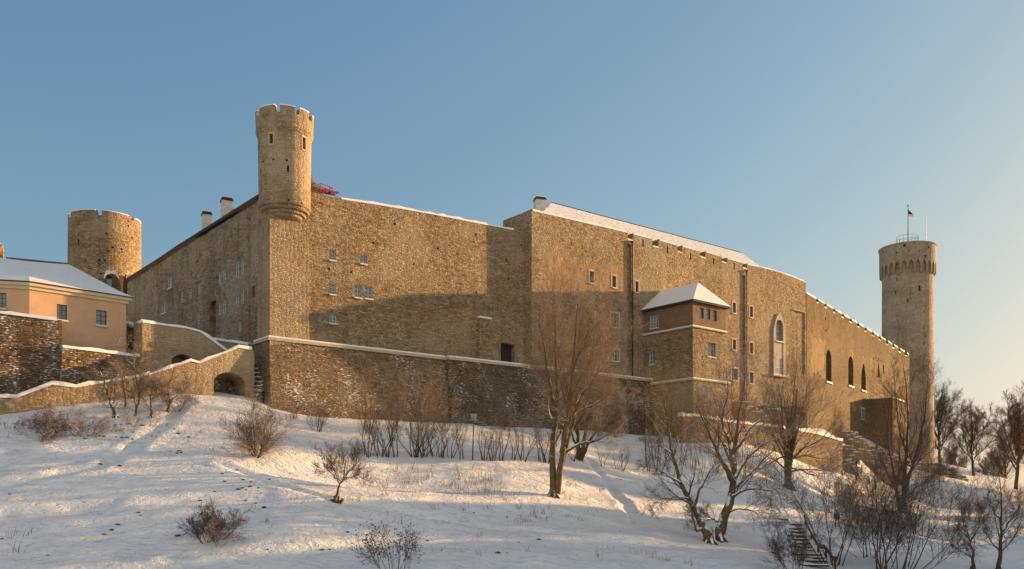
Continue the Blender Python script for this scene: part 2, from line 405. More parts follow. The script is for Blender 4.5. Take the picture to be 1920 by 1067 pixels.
def height(x, y, detail=True):
    x = np.asarray(x, float); y = np.asarray(y, float); sh = x.shape; xf = x.ravel(); yf = y.ravel()
    cx_ = np.clip(xf, -85, 125); cy_ = np.clip(yf, 38, 235)
    z = wt[n_]+wt[n_+1]*cx_+wt[n_+2]*cy_
    for i in range(n_):
        z = z+wt[i]*tps((cx_-CT[i, 0])**2+(cy_-CT[i, 1])**2)
    out = np.hypot(xf-cx_, yf-cy_); k = np.exp(-(out/35.0)**2)
    z = z*k+(-4.5)*(1-k)
    if detail:
        a = xf*T.x+yf*T.y; b = xf*Nn.x+yf*Nn.y
        z = z+.9*vnoise(a/16, b/6.5, 1)*k+.42*vnoise(a/7.0, b/2.6, 2)+.17*vnoise(a/2.3, b/1.2, 3)+.06*vnoise(xf/.8, yf/.7, 4)+.03*vnoise(xf/.4, yf/.4, 5)
        for path, wd, dp in TRACKS:
            dm = np.full(len(xf), 1e9)
            for (ax, ay), (bx_, by_) in zip(path, path[1:]):
                vx, vy = bx_-ax, by_-ay; u = np.clip(((xf-ax)*vx+(yf-ay)*vy)/(vx*vx+vy*vy), 0, 1)
                dm = np.minimum(dm, np.hypot(xf-ax-u*vx, yf-ay-u*vy))
            dm = dm+.5*vnoise(xf/1.5, yf/1.5, 9)
            z = z-dp*np.exp(-(dm/wd)**2)+dp*.45*np.exp(-((dm-2.1*wd)/(wd*.7))**2)
    return z.reshape(sh)
def axis(lo, hi, step, ext):
    a = np.arange(lo, hi, step); g = step; up = []; v = hi
    while v < ext: up.append(v); g *= 1.22; v += g
    g = step; dn = []; v = lo
    while v > -ext: g *= 1.22; v -= g; dn.append(v)
    return np.array(dn[::-1]+list(a)+up)
GX = axis(-60, 92, .3, 4000); GY = axis(40, 165, .3, 4000)
gx, gy = np.meshgrid(GX, GY); GZ = height(gx, gy)
def grid_mesh(name, X, Y, Z):
    ny, nx = Z.shape; v = np.stack([X, Y, Z], -1).reshape(-1, 3)
    i = np.arange(nx*ny).reshape(ny, nx); f = np.stack([i[:-1, :-1], i[:-1, 1:], i[1:, 1:], i[1:, :-1]], -1).reshape(-1, 4)
    return np_mesh(name, v, f)
def np_mesh(name, v, f):
    me = bpy.data.meshes.new(name); k = f.shape[1]
    me.vertices.add(len(v)); me.vertices.foreach_set('co', v.astype(np.float32).ravel())
    me.loops.add(f.size); me.loops.foreach_set('vertex_index', f.astype(np.int32).ravel())
    me.polygons.add(len(f)); me.polygons.foreach_set('loop_start', np.arange(0, f.size, k, dtype=np.int32))
    me.update(calc_edges=True); return me
tag(link('ground', grid_mesh('ground', gx, gy, GZ), M['snow_ground'], smooth=True), 'snow covered slope rising to the foot of the walls', 'ground', kind='structure')
def gz(x, y):
    i = int(np.clip(np.searchsorted(GX, x)-1, 0, len(GX)-2)); j = int(np.clip(np.searchsorted(GY, y)-1, 0, len(GY)-2))
    a = (x-GX[i])/(GX[i+1]-GX[i]); b = (y-GY[j])/(GY[j+1]-GY[j])
    return float((GZ[j, i]*(1-a)+GZ[j, i+1]*a)*(1-b)+(GZ[j+1, i]*(1-a)+GZ[j+1, i+1]*a)*b)
def hit(px, y, y0=41.0, y1=235.0):
    """where the line of sight through a photo pixel meets the snow"""
    Y = y0
    while Y < y1:
        if gz((px-CX)/F*Y, Y) > (HY-y)/F*Y: break
        Y += .25
    x = (px-CX)/F*Y; return Vector((x, Y, gz(x, Y)))

# ------------------------------------------------------------------ windows and ledges
def lancet(t0, t1, z0, z1, pointed=True, n=6):
    w = (t1-t0); zs = z1-w*(.85 if pointed else .5)
    pts = [(t0, z0), (t1, z0), (t1, zs)]
    for i in range(1, n):
        a = i/n
        if pointed:
            u = a if a <= .5 else 1-a
            x = t1-w*a; z = zs+(z1-zs)*math.sin(math.pi*min(1, u*2)/2)**.9
        else:
            th = math.pi*a; x = (t0+t1)/2+w/2*math.cos(th); z = zs+w/2*math.sin(th)
        pts.append((x, z))
    return pts+[(t0, zs)]
def window(fr, r, parent, cutters, depth=.32, style='white', sur=0.0, sill=True, nx=2, nz=3, glass='glass', shape=None, casement=True, label=None):
    """cuts the opening and puts frame, bars, pane and snowy sill into it"""
    t0, t1, z0, z1 = fr.rect(*r)
    if t1-t0 < .25: c = (t0+t1)/2; t0 = c-.13; t1 = c+.13
    poly = [(t0, z0), (t1, z0), (t1, z1), (t0, z1)] if shape is None else lancet(t0, t1, z0, z1, shape == 'pointed')
    cutters.prism(poly, -.8, depth)
    if not casement: return None
    b = MB(); fw = min(.06, (t1-t0)*.12); y0, y1 = depth-.09, depth-.012
    b.box((t0, y0, z0), (t0+fw, y1, z1)); b.box((t1-fw, y0, z0), (t1, y1, z1))
    b.box((t0+fw, y0, z0), (t1-fw, y1, z0+fw)); 
    if shape is None: b.box((t0+fw, y0, z1-fw), (t1-fw, y1, z1))
    for i in range(1, nx): x = t0+(t1-t0)*i/nx; b.box((x-fw*.4, y0+.012, z0+fw), (x+fw*.4, y1, z1-fw))
    for i in range(1, nz): z = z0+(z1-z0)*i/nz; b.box((t0+fw, y0+.018, z-fw*.3), (t1-fw, y1, z+fw*.3))
    o = b.build('window', M['frame' if style == 'white' else 'framed'], parent, fr.W)
    if label: o['label'] = label
    g = MB(); g.prism([(t0+.003, z0+.003), (t1-.003, z0+.003), (t1-.003, z1-.003), (t0+.003, z1-.003)] if shape is None else lancet(t0+.003, t1-.003, z0+.003, z1-.003, shape == 'pointed'), depth-.03, depth-.008)
    g.build('pane', M[glass], o, fr.W)
    if sill:
        s = MB(); s.box((t0-.07, -.13, z0-.10), (t1+.07, .04, z0-.003)); s.build('sill', M['surround'], o, fr.W)
        s = MB(); s.box((t0-.05, -.12, z0-.001), (t1+.05, depth-.1, z0+.055)); s.build('sill_snow', M['snow'], o, fr.W)
    if sur > 0:
        s = MB(); k = .03; zt = z1+sur
        s.box((t0-sur, -k, z0-sur*.2), (t0-.004, .02, z1)); s.box((t1+.004, -k, z0-sur*.2), (t1+sur, .02, z1)); s.box((t0-sur, -k, z1+.004), (t1+sur, .02, zt))
        s.build('surround', M['surround'], o, fr.W)
    return o
def hole(fr, px, y, cutters, r=.13):
    t, z = fr.at(px, y); cutters.box((t-r, -.5, z-r), (t+r, .5, z+r))
def cap(fr, pts, y0, y1, parent, h=.12, name='snow_cap', mat='snow', dz=.0, seed=0):
    """a strip lying along the top of a wall, following points given in photo pixels"""
    rs = random.Random(seed+int(pts[0][0])); b = MB()
    q = [fr.at(*p) for p in pts]; pt = []
    for (a, c) in zip(q, q[1:]):
        n = max(1, int(abs(c[0]-a[0])/.7))
        for i in range(n): pt.append((a[0]+(c[0]-a[0])*i/n, a[1]+(c[1]-a[1])*i/n))
    pt.append(q[-1])
    top = [(t, z+dz+h*rs.choice((.15, .5, .8, 1.0, 1.2, 1.6))*rs.uniform(.8, 1.2)) for t, z in pt]; bot = [(t, z+dz-.16) for t, z in pt]
    n = len(pt); vs = [(t, y0, z) for t, z in bot]+[(t, y1, z) for t, z in bot]+[(t, y0+.05, z) for t, z in top]+[(t, y1-.05, z) for t, z in top]
    fs = []
    for i in range(n-1):
        a, c, e, g = i, n+i, 2*n+i, 3*n+i
        fs += [(a, a+1, e+1, e), (c, g, g+1, c+1), (e, e+1, g+1, g), (a, c, c+1, a+1)]
    fs += [(0, 2*n, 3*n, n), (n-1, 2*n-1, 4*n-1, 3*n-1)]
    b.add(vs, fs); return b.build(name, M[mat], parent, fr.W)
def wall(name, fr, outline, thick, mat, parent=None, cutters=None, y0=0.0):
    b = MB(); q = [fr.at(*p) for p in outline]; zm = sum(z for _, z in q)/len(q); rs = random.Random(len(outline)); o2 = []
    for i, (a, c) in enumerate(zip(q, q[1:]+q[:1])):
        o2.append(a); L = abs(c[0]-a[0])
        if L > 1.6 and a[1] > zm and c[1] > zm:      # weathered, uneven wall head
            n = int(L/.8)
            for k in range(1, n): o2.append((a[0]+(c[0]-a[0])*k/n, a[1]+(c[1]-a[1])*k/n-rs.uniform(0, .13)*(1 if rs.random() < .8 else 1.8)))
    b.prism(o2, y0, y0+thick); me = b.mesh(name)
    if cutters is not None: me = cut(me, cutters)
    return link(name, me, mat, parent, fr.W)

# ------------------------------------------------------------------ NORTH RANGE of the castle: walls A and N
def tz(fr, x0, y0, x1, y1):
    a = fr.at(x0, (y0+y1)/2); b = fr.at(x1, (y0+y1)/2); zt = fr.at((x0+x1)/2, y0)[1]; zb = fr.at((x0+x1)/2, y1)[1]
    return ((a[0]+b[0])/2, (zt+zb)/2, (b[0]-a[0])/2, (zt-zb)/2)
M['A'] = stone('rubble_west', WARM, plaster=.02, pcol=(.30, .21, .125))
M['N'] = stone('rubble_north', GREY, size=(.5, .5, .15), stain=.65, streak=.6, course=True)
rootA = empty('castle_range', (C0.x, C0.y, 10), label='tall rubble castle wall beside the corner turret, with small windows and a dark door', cat='castle building')
PW[rootA.name] = Matrix.Translation(rootA.location)
cA = MB()
FAd = FA
# west wall A (a hole for every window, then the body)
WA = [((618, 468, 629.5, 489), 'single'), ((676, 478.6, 688, 495.6), 's'), ((618, 532, 629, 553), 's'), ((665, 534, 679, 559), 's'), ((684, 537, 698.5, 561), 's'), ((617, 587, 631, 607), 's')]
winA = [(r, window(FA, r, rootA, cA, .2, nx=2, nz=3, sill=True, sur=.0)) for r, _ in WA]
for h_ in ((617, 504), (659, 510), (776, 495), (821, 466), (893, 548), (954, 523), (950, 487), (978, 459), (979, 527), (952, 574), (955, 617), (892, 440), (740, 420), (700, 455)): hole(FA, h_[0], h_[1], cA, .11)
# the dark doorway
r = FA.rect(939, 643, 965, 700)
zd = FA.at(951, 643)[1]
cA.prism([(r[0], 10), (r[1], 10), (r[1], zd-.12), ((r[0]+r[1])/2, zd), (r[0], zd-.12)], -.5, .75)
# blocked, recessed panels low on the wall
for q in ((617, 632, 632, 646), (675, 641, 689, 655)):
    a = FA.rect(*q); cA.box((a[0], -.4, a[2]), (a[1], .06, a[3]))
outA = [(509.6, 780), (509.6, 372), (556, 370), (578, 360), (632, 369), (700, 380), (760, 390), (830, 403), (900, 417), (963, 429), (992, 434), (992, 790)]
wall('west_wall', FA, outA, 2.2, M['A'], rootA, cA)
b = MB(); b.box((r[0]+.02, .60, 10.2), (r[1]-.02, .70, zd-.1)); b.build('door', M['wood_dark'], rootA, FA.W)
# corner pier and the stub of masonry by the turret
M['pier'] = stone('pier_stone', [(.31, .23, .14), (.41, .315, .20), (.35, .265, .165), (.47, .37, .245)], size=(.42, .42, .16), stain=.4, streak=.5, course=True)
b = MB(); a0, z0 = FA.at(508, 640); b.box((-.32, -.42, 13), (FA.t(576), 2.4, FA.at(540, 392)[1])); b.build('corner_pier', M['pier'], rootA, FA.W)
b = MB(); rs = random.Random(3)
st = [(570, 318), (583, 318), (584, 327), (588, 327), (589, 337), (594, 338), (595, 347), (600, 349), (602, 358), (610, 361), (612, 372), (570, 372)]
b.prism([FA.at(x, y) for x, y in st], .25, 1.6); b.build('broken_stub', M['A'], rootA, FA.W)
cap(FA, [(640, 370.5), (700, 380), (760, 390), (830, 403), (900, 417), (963, 429)], -.05, 1.9, rootA, .09)
# narrow buttress with a snow cap, left of the door
r2 = FA.rect(896, 597, 918, 690); b = MB()
b.box((r2[0], -.32, 13), (r2[0]+.28, .1, r2[3]-.05)); b.box((r2[0]+.28, -.12, 13.2), (r2[1]-.6, .1, r2[3]-.25)); b.build('buttress', M['A'], rootA, FA.W)
b = MB(); b.box((r2[0]-.05, -.42, r2[3]-.06), (r2[1], .05, r2[3]+.10)); b.build('buttress_snow', M['snow'], rootA, FA.W)
# north wall
cN = MB()
nw = [(477, 477, 484, 497), (442, 491, 449, 518), (452, 487, 458, 514), (410, 510, 416, 533), (418, 506, 424, 530), (315, 519, 323, 541), (371, 533, 376, 552), (355, 542, 360, 560), (339, 549, 344, 567), (304, 566, 312, 588),
      (442, 550, 449, 575), (452, 545, 458, 570), (410, 567, 416, 590), (418, 563, 424, 587), (370, 588, 375, 607), (447, 604, 453, 623), (414, 619, 419, 635)]
for i, r_ in enumerate(nw):
    pale = i == 5
    window(FN, r_, rootA, cN, .14, nx=2, nz=3, sill=i in (5, 9), glass='glass_pale' if pale else 'glass', label='pale window reflecting the sky' if pale else None)
q = FN.rect(394, 565, 405, 632); cN.box((q[0], -.5, q[2]-.5), (q[1], .55, q[3]))
q = FN.rect(472, 537, 478, 557); cN.box((q[0], -.5, q[2]), (q[1], .3, q[3]))
outN = [(220, 700), (220, 539), (239, 528), (265, 514), (292.5, 496.5), (340, 465), (483.7, 376), (508.4, 360), (508.4, 790), (480, 790)]
wall('north_wall', FN, outN, 1.6, M['N'], rootA, cN, .002)
# slab between A and N is closed by a shallow brown roof with its eaves along the north wall
b = MB(); e = [FN.at(*p) for p in ((216, 542), (239, 527.5), (292.5, 495), (340, 463.5), (483.7, 374.5), (497, 366))]
vs = []
for t_, z_ in e: vs += [(t_, -.30, z_), (t_, -.30, z_+.28), (t_, 2.2, z_+1.0), (t_, 2.2, z_+.6)]
fs = [(0, 1, 2, 3)]
for i in range(len(e)-1):
    for k in range(4): fs.append((4*i+k, 4*i+(k+1) % 4, 4*i+4+(k+1) % 4, 4*i+4+k))
fs.append(tuple(4*(len(e)-1)+k for k in (3, 2, 1, 0))); b.add(vs, fs); b.build('roof_eaves', M['eaves'], rootA, FN.W)
# the roof behind, seen only from the side
b = MB(); zA = 28.6
pl = [C0+Nn*(-2.2)+T*2.2, C0+Nn*(-52)+T*2.2, C0+Nn*(-52)+T*26, C0+Nn*(-2.2)+T*26]
b.vprism([(p.x, p.y) for p in pl], 20, zA-4); b.build('inner_roof', M['snow_roof'], rootA)
def chimney(name, px0, px1, ytop, ybot, Y, parent, rot, dep=1.0, mat='white'):
    xm, ym = P2((px0+px1)/2, Y); wv = (px1-px0)/F*Y; z1 = (HY-ytop)/F*Y; z0 = (HY-ybot)/F*Y-3
    k = wv/(abs(math.cos(rot))+dep*abs(math.sin(rot))); d = k*dep
    Wm = Matrix.Translation((xm, ym, 0)) @ Matrix.Rotation(rot, 4, 'Z'); b = MB()
    b.box((-k/2, -d/2, z0), (k/2, d/2, z1-.42)); o = b.build(name, M[mat], parent, Wm)
    b = MB(); b.box((-k/2-.07, -d/2-.07, z1-.42), (k/2+.07, d/2+.07, z1-.3)); b.box((-k/2+.02, -d/2+.02, z1-.3), (k/2-.02, d/2-.02, z1-.1)); b.build('chimney_cap', M['eaves'], o, Wm)
    b = MB(); b.box((-k/2+.0, -d/2+.0, z1-.098), (k/2, d/2, z1+.0)); b.build('chimney_snow', M['snow'], o, Wm)
    return o
aT = math.atan2(T.y, T.x)
chimney('chimney', 376.5, 398.5, 397, 444, 97, rootA, aT-.25, 1.0)
chimney('chimney', 412, 438, 371, 420, 94, rootA, aT-.25, 1.0)
b = MB(); p = P3(440, 397, 93.5); b.lathe([(0, p[2]-2), (.27, p[2]-2), (.27, p[2]-.4), (.36, p[2]-.3), (.36, p[2]+.1), (.2, p[2]+.25), (0, p[2]+.25)], 14, p[0], p[1]); b.build('chimney_pot', M['orange'], rootA)

# ------------------------------------------------------------------ corner turret
M['turret'] = stone('turret_stone', [(.245, .185, .115), (.33, .255, .165), (.285, .22, .14), (.38, .30, .20), (.30, .235, .155)], size=(.42, .42, .17), stain=.3, streak=.3, course=True, bumpd=.06)
ct = C0+T*1.45-Nn*.25; tx, ty = ct.x, ct.y
def ycen(px, y): return (HY-y)/F*ty
zt = (HY-196.5)/F*(ty-2.65); zr = (HY-237)/F*(ty-2); zs = ycen(0, 392)
rr = 2.43
prof = [(0, zs-1.15), (1.3, zs-1.1), (1.55, zs-1.02), (1.62, zs-.85), (1.55, zs-.8), (1.85, zs-.76), (1.95, zs-.58), (1.88, zs-.52), (2.15, zs-.48), (2.3, zs-.28), (2.24, zs-.22), (2.38, zs-.15), (2.44, zs+.05), (2.36, zs+.15),
        (2.36, zs+.2), (2.44, zr-.45), (2.50, zr-.38), (2.62, zr-.12), (2.64, zr), (2.60, zr+.06), (2.66, zt), (2.05, zt), (2.05, zt-2), (0, zt-1.9)]
b = MB(); b.lathe(prof, 72, 0, 0); me = b.mesh('turret')
WT = Matrix.Translation((tx, ty, 0)); ctt = MB()
def radial(cut_, a, r0, r1, hw, z0, z1):
    c, s = math.cos(a), math.sin(a)
    pl = [(c*r0+s*hw, s*r0-c*hw), (c*r1+s*hw, s*r1-c*hw), (c*r1-s*hw, s*r1+c*hw), (c*r0-s*hw, s*r0+c*hw)]; cut_.vprism(pl, z0, z1)
def ang(cx, cy, px, r):   # azimuth on a cylinder that shows at photo column px
    u = (px-CX)/F; best = None
    for i in range(720):
        a = -math.pi+math.pi*i/719*1.999
        x = cx+r*math.cos(a); y = cy+r*math.sin(a)
        if x*math.cos(a)+y*math.sin(a) > 0: continue
        e_ = abs(x/y-u)
        if best is None or e_ < best[0]: best = (e_, a)
    return best[1]
for px in (484.5, 520.5, 557, 581.5): radial(ctt, ang(tx, ty, px, 2.6), 1.6, 3.4, .22 if px in (520.5, 557) else .3, zt-.6, zt+1)
for k in range(4): radial(ctt, math.pi*(.2+.2*k), 1.6, 3.4, .25, zt-.5, zt+1)
def zat(px, y, r, cx=tx, cy=ty):
    a = ang(cx, cy, px, r); Y = cy+r*math.sin(a); return a, (HY-y)/F*Y, Y
for (px, y0, y1, hw) in ((508.5, 251, 269, .17), (570, 258, 280, .2), (540.5, 310, 322, .09), (488, 316, 328, .09)):
    a, z0, Y = zat(px, y1, rr); z1 = (HY-y0)/F*Y; radial(ctt, a, 1.7, 3.2, hw, z0, z1)
for (px, y) in ((512, 298.6), (538, 300), (493, 303), (541.5, 375), (566, 381)):
    a, z, Y = zat(px, y, rr); radial(ctt, a, 1.9, 3.2, .09, z-.09, z+.09)
rootT = empty('corner_turret', (tx, ty, zs-1.6), label='slender round stone turret with a battlemented top, corbelled out from the castle corner', cat='turret'); PW[rootT.name] = Matrix.Translation(rootT.location)
link('shaft', cut(me, ctt), M['turret'], rootT, WT)
def surround_rad(root, cx, cy, px, y0, y1, r, hw, mat):
    a, z0, Y = zat(px, y1, r, cx, cy); z1 = (HY-y0)/F*Y; b = MB()
    radial(b, a, r-.5, r+.03, hw+.1, z1+.01, z1+.16); radial(b, a, r-.5, r+.04, hw+.08, z0-.14, z0-.01)
    for sg in (-1, 1):
        c, s = math.cos(a), math.sin(a); o_ = sg*(hw+.06); k0, k1 = r-.4, r+.03
        pl = [(c*k0-s*(o_-.05), s*k0+c*(o_-.05)), (c*k1-s*(o_-.05), s*k1+c*(o_-.05)), (c*k1-s*(o_+.05), s*k1+c*(o_+.05)), (c*k0-s*(o_+.05), s*k0+c*(o_+.05))]; b.vprism(pl, z0, z1)
    b.build('surround', mat, root, Matrix.Translation((cx, cy, 0)))
for q in ((508.5, 251, 269, .17), (570, 258, 280, .2)): surround_rad(rootT, tx, ty, q[0], q[1], q[2], rr, q[3], M['surround'])
b = MB(); last = 0
for i in range(72):
    a0, a1 = 2*math.pi*i/72, 2*math.pi*(i+1)/72; am = (a0+a1)/2
    if any(abs((am-g+math.pi) % (2*math.pi)-math.pi) < (.11 if j in (1, 2) else .15) for j, g in enumerate([ang(tx, ty, px, 2.6) for px in (484.5, 520.5, 557, 581.5)]+[math.pi*(.2+.2*k) for k in range(4)])): continue
    if i-last > 1 and b.v: b.build('snow_cap', M['snow'], rootT, WT); b = MB()
    last = i
    b.vprism([(r_*math.cos(a), r_*math.sin(a)) for r_, a in ((2.08, a0), (2.68, a0), (2.68, a1), (2.08, a1))], zt+.002, zt+.09)
if b.v: b.build('snow_cap', M['snow'], rootT, WT)

# red maintenance platform with a railing on the wall head
pr = FA.w(FA.t(612), -.9); rp = empty('roof_platform', (pr.x, pr.y, FA.at(612, 360)[1]), label='small red platform with a thin railing on top of the wall by the turret', cat='platform'); PW[rp.name] = Matrix.Translation(rp.location)
b = MB(); a = FA.at(598, 356); c = FA.at(634, 363)
b.tube((a[0], -.1, a[1]+.06), (c[0], -.1, c[1]+.06), .10); b.tube((a[0], .7, a[1]+.06), (c[0], .7, c[1]+.06), .10)
for k in range(8):
    t_ = a[0]+(c[0]-a[0])*k/7; z_ = a[1]+(c[1]-a[1])*k/7; b.box((t_-.03, -.1, z_+.06), (t_+.03, .7, z_+.12))
b.build('deck', M['red'], rp, FA.W)
b = MB(); x0, x1 = FA.t(600), FA.t(622.5); zb, ztp = FA.at(611, 359)[1], FA.at(611, 347)[1]
for x in (x0, x0+.02+(x1-x0)*.75, x1):
    for y in (-.08, .68): b.tube((x, y, zb), (x, y, ztp-.1*(x-x0)), .042, n=6)
for z in (ztp, (zb+ztp)/2):
    for y in (-.08, .68): b.tube((x0, y, z), (x1, y, z-.1*(x1-x0)), .04, n=6)
    b.tube((x0, -.08, z), (x0, .68, z), .035, n=6); b.tube((x1, -.08, z-.1*(x1-x0)), (x1, .68, z-.1*(x1-x0)), .035, n=6)
b.build('railing', M['red'], rp, FA.W)

# ------------------------------------------------------------------ SOUTH RANGE: wall B
ORG = (.36, .20, .085)
M['B'] = stone('rubble_tall', WARM, size=(.34, .34, .19), mort=.6, mortar=(.46, .36, .24), patches=[tz(FB, 1024, 488, 1100, 540), tz(FB, 1118, 500, 1172, 545), tz(FB, 1020, 600, 1150, 660)], pcol=(.36, .215, .11), bumpd=.10, plaster=.0)
rootB = empty('castle_range', (FB.w(tB0).x, FB.w(tB0).y, 10), label='tallest stone castle block in the middle with square battlements and a long snowy hipped roof', cat='castle building'); PW[rootB.name] = Matrix.Translation(rootB.location)
cB = MB()
outB = [(997, 830), (997, 392), (1177.5, 434), (1177.5, 448), (1187, 450), (1187, 437), (1223, 446), (1223, 460), (1235, 463), (1235, 448.5), (1270, 458), (1270, 470), (1279, 472.5), (1279, 460), (1312, 469), (1312, 480), (1323, 483),
        (1323, 471), (1353, 479), (1353, 489.5), (1363, 492), (1363, 483), (1392.5, 491), (1392.5, 501), (1401, 503), (1401, 494), (1427.5, 499.5), (1460, 507.5), (1485, 517), (1511, 527.5), (1511, 880), (1300, 880)]
for (x, a, c) in ((1205.6, 449, 463), (1251.6, 462, 475), (1295, 475, 487), (1338, 484, 496), (1376.6, 493, 505)):
    q = FB.rect(x-1.3, a, x+1.3, c); cB.box((q[0], -.5, q[2]), (q[1], .5, q[3]))
for r_ in ((1105.6, 509, 1113.5, 532), (1148, 517.5, 1155, 540), (1191.5, 528, 1197, 549), (1105.6, 585, 1114, 609), (1374, 568, 1379.5, 588), (1406, 575, 1411.5, 596), (1374, 637, 1380, 657), (1406, 643, 1412, 664), (1406, 698.5, 1412.5, 720)):
    window(FB, r_, rootB, cB, .35, style='brown', sur=.22, nx=2, nz=2)
for r_ in ((1146, 588, 1160, 615), (1372, 691, 1383, 714), (1150, 656, 1160, 678), (1105, 655, 1112, 672)):
    window(FB, r_, rootB, cB, .3, sur=.25, nx=2, nz=3)
# tall two-storey window in a pointed frame
q = FB.rect(1452.7, 599, 1467, 641); cB.prism(lancet(q[0], q[1], q[2], q[3], False, 10), -.8, .5)
# vertical chases for the drainpipes
for (x0, x1, y0, y1) in ((1176, 1184, 458, 760), (1391, 1398, 516, 760)):
    q = FB.rect(x0, y0, x1, y1); cB.box((q[0], -.5, q[2]), (q[1], .28, q[3]))
# blocked opening
q = FB.rect(1489, 586, 1511, 700); cB.box((q[0], -.5, q[2]), (q[1]-.3, .12, q[3]))
wall('main_wall', FB, outB, 1.5, M['B'], rootB, cB)
b = MB(); q = FB.rect(1453, 600, 1467, 641); b.box((q[0], .36, q[2]), (q[1], .40, q[3])); o = None
b2 = MB()
for i in range(1, 2): b2.box((q[0]+(q[1]-q[0])*i/2-.03, .31, q[2]), (q[0]+(q[1]-q[0])*i/2+.03, .355, q[3]-.1))
for i in range(0, 4): z_ = q[2]+(q[3]-q[2])*i/4; b2.box((q[0], .315, z_), (q[1], .352, z_+.06))
o = b2.build('window', M['frame'], rootB, FB.W); o['label'] = 'tall round-headed window'
b.build('pane', M['glass_pale'], o, FB.W)
q2 = FB.rect(1453, 672, 1466, 701)
b = MB(); wx = .55
zt_ = FB.at(1459, 588)[1]; b_lo = FB.at(1459, 704)[1]
outer = lancet(q[0]-wx, q[1]+wx, b_lo, zt_, True, 12); inner = lancet(q[0], q[1], b_lo+.02, q[3], False, 12)
# stone frame: a ring between the two outlines, proud of the wall
vs = [(x, -.18, z) for x, z in outer]+[(x, -.18, z) for x, z in inner]+[(x, .05, z) for x, z in outer]+[(x, .05, z) for x, z in inner]; n = len(outer); fs = []
for i in range(1, n): j = (i+1) % n; fs += [(i, j, n+j, n+i), (2*n+i, 3*n+i, 3*n+j, 2*n+j), (i, 2*n+i, 2*n+j, j), (n+i, n+j, 3*n+j, 3*n+i)]
b.add(vs, fs); b.build('surround', M['surround'], o, FB.W)
for z0_, z1_ in ((q2[3], q[2]-.14), (b_lo, q2[2])):
    b = MB(); b.box((q[0]+.004, -.10, z0_), (q[1]-.004, .03, z1_)); b.build('spandrel', M['surround'], o, FB.W)
b = MB(); b.box((q[0]-.15, -.32, q[2]-.135), (q[1]+.2, .0, q[2]-.02)); b.box((q[0]-wx-.4, -.45, b_lo-.22), (q[1]+wx+.5, -.004, b_lo-.002)); b.build('sill', M['surround'], o, FB.W)
b = MB(); b.box((q[0]-.1, -.31, q[2]-.018), (q[1]+.15, .30, q[2]+.05)); b.box((q[0]-wx-.35, -.43, b_lo), (q[1]+wx+.45, -.19, b_lo+.07)); b.build('sill_snow', M['snow'], o, FB.W)
b = MB(); x0, x1 = q2[0], q2[1]
for x in (x0, (x0+x1)/2-.03, x1-.06): b.box((x, -.05, q2[2]), (x+.06, -.004, q2[3]))
for z_ in (q2[2], (q2[2]*.6+q2[3]*.4), q2[3]-.07): b.box((x0, -.047, z_), (x1, -.006, z_+.06))
o2 = b.build('window', M['frame'], rootB, FB.W); b = MB(); b.box((x0, -.025, q2[2]), (x1, -.015, q2[3])); b.build('pane', M['glass_pale'], o2, FB.W)
# lintel with snow above the blocked opening
b = MB(); t0, t1 = FB.t(1486), FB.t(1510); z_ = FB.at(1498, 583)[1]; b.box((t0, -.18, z_-.1), (t1, .0, z_)); b.build('lintel', M['surround'], rootB, FB.W)
# thick return wall on the left with its sloping head
b = MB(); t_ = tB0; z1_ = FB.at(997, 392.3)[1]; b.box((t_+.003, .9, 12), (t_+1.4, 5.2, z1_-.02)); b.build('return_wall', M['B'], rootB, FB.W)
cap(FB, [(999, 393), (1060, 407), (1120, 421), (1176, 434)], -.04, 1.4, rootB, .07)
for a in (((1189, 437.5), (1222, 446)), ((1237, 449), (1269, 458)), ((1280, 460.5), (1311, 469)), ((1324, 471.5), (1352, 479)), ((1364, 483.5), (1392, 491)), ((1402, 494.5), (1427, 499.5), (1460, 508), (1485, 517), (1510, 527.5)),
          ((1178, 447.5), (1187, 450)), ((1224, 460), (1235, 463)), ((1271, 470), (1279, 472.5)), ((1313, 480), (1323, 483)), ((1354, 489.5), (1362, 492)), ((1393, 501), (1401, 503))):
    cap(FB, a, -.03, 1.4, rootB, .035)
# snowy hipped roof behind the wall
FBr = FB.off(-8)
rl = FBr.at(1034, 380); rrg = FBr.at(1390, 474); el = FB.off(-1.6).at(1014, 397); er = FB.off(-1.6).at(1432, 500)
b = MB(); ze = el[1]-.3; ze2 = er[1]-.3
zr_ = (rl[1]+rrg[1])/2
vs = [(el[0], 1.6, ze), (er[0], 1.6, ze2), (er[0], 14.4, ze2), (el[0], 14.4, ze), (rl[0], 8, rl[1]), (rrg[0], 8, rrg[1])]
b.add(vs, [(0, 1, 5, 4), (1, 2, 5), (2, 3, 4, 5), (3, 0, 4), (3, 2, 1, 0)]); o = b.build('roof', M['snow_roof'], rootB, FB.W)
b = MB(); b.tube((rl[0], 8, rl[1]+.0), (rrg[0], 8, rrg[1]+.0), .10, n=8)
b.build('ridge_tiles', M['eaves'], o, FB.W)
chimney('chimney', 1000.5, 1023.5, 370, 400, 108, rootB, aT-.4, .9)
# drainpipes with hopper heads
for (px, y0, y1) in ((1184, 458, 735), (1398.5, 512, 760)):
    b = MB(); t_, z1_ = FB.at(px, y0); z0_ = FB.at(px, y1)[1]; b.tube((t_, -.2, z0_), (t_, -.2, z1_), .085, n=8); b.tube((t_, -.2, z1_), (t_, -.2, z1_+.35), .1, .2, n=8)
    b.tube((t_, -.2, z1_+.2), (t_-.2, .1, z1_+.35), .08)
    for k in range(6): zz = z0_+(z1_-z0_)*(k+.5)/6; b.box((t_-.12, -.3, zz), (t_+.12, .0, zz+.05))
    b.build('drainpipe', M['pipe'], rootB, FB.W)

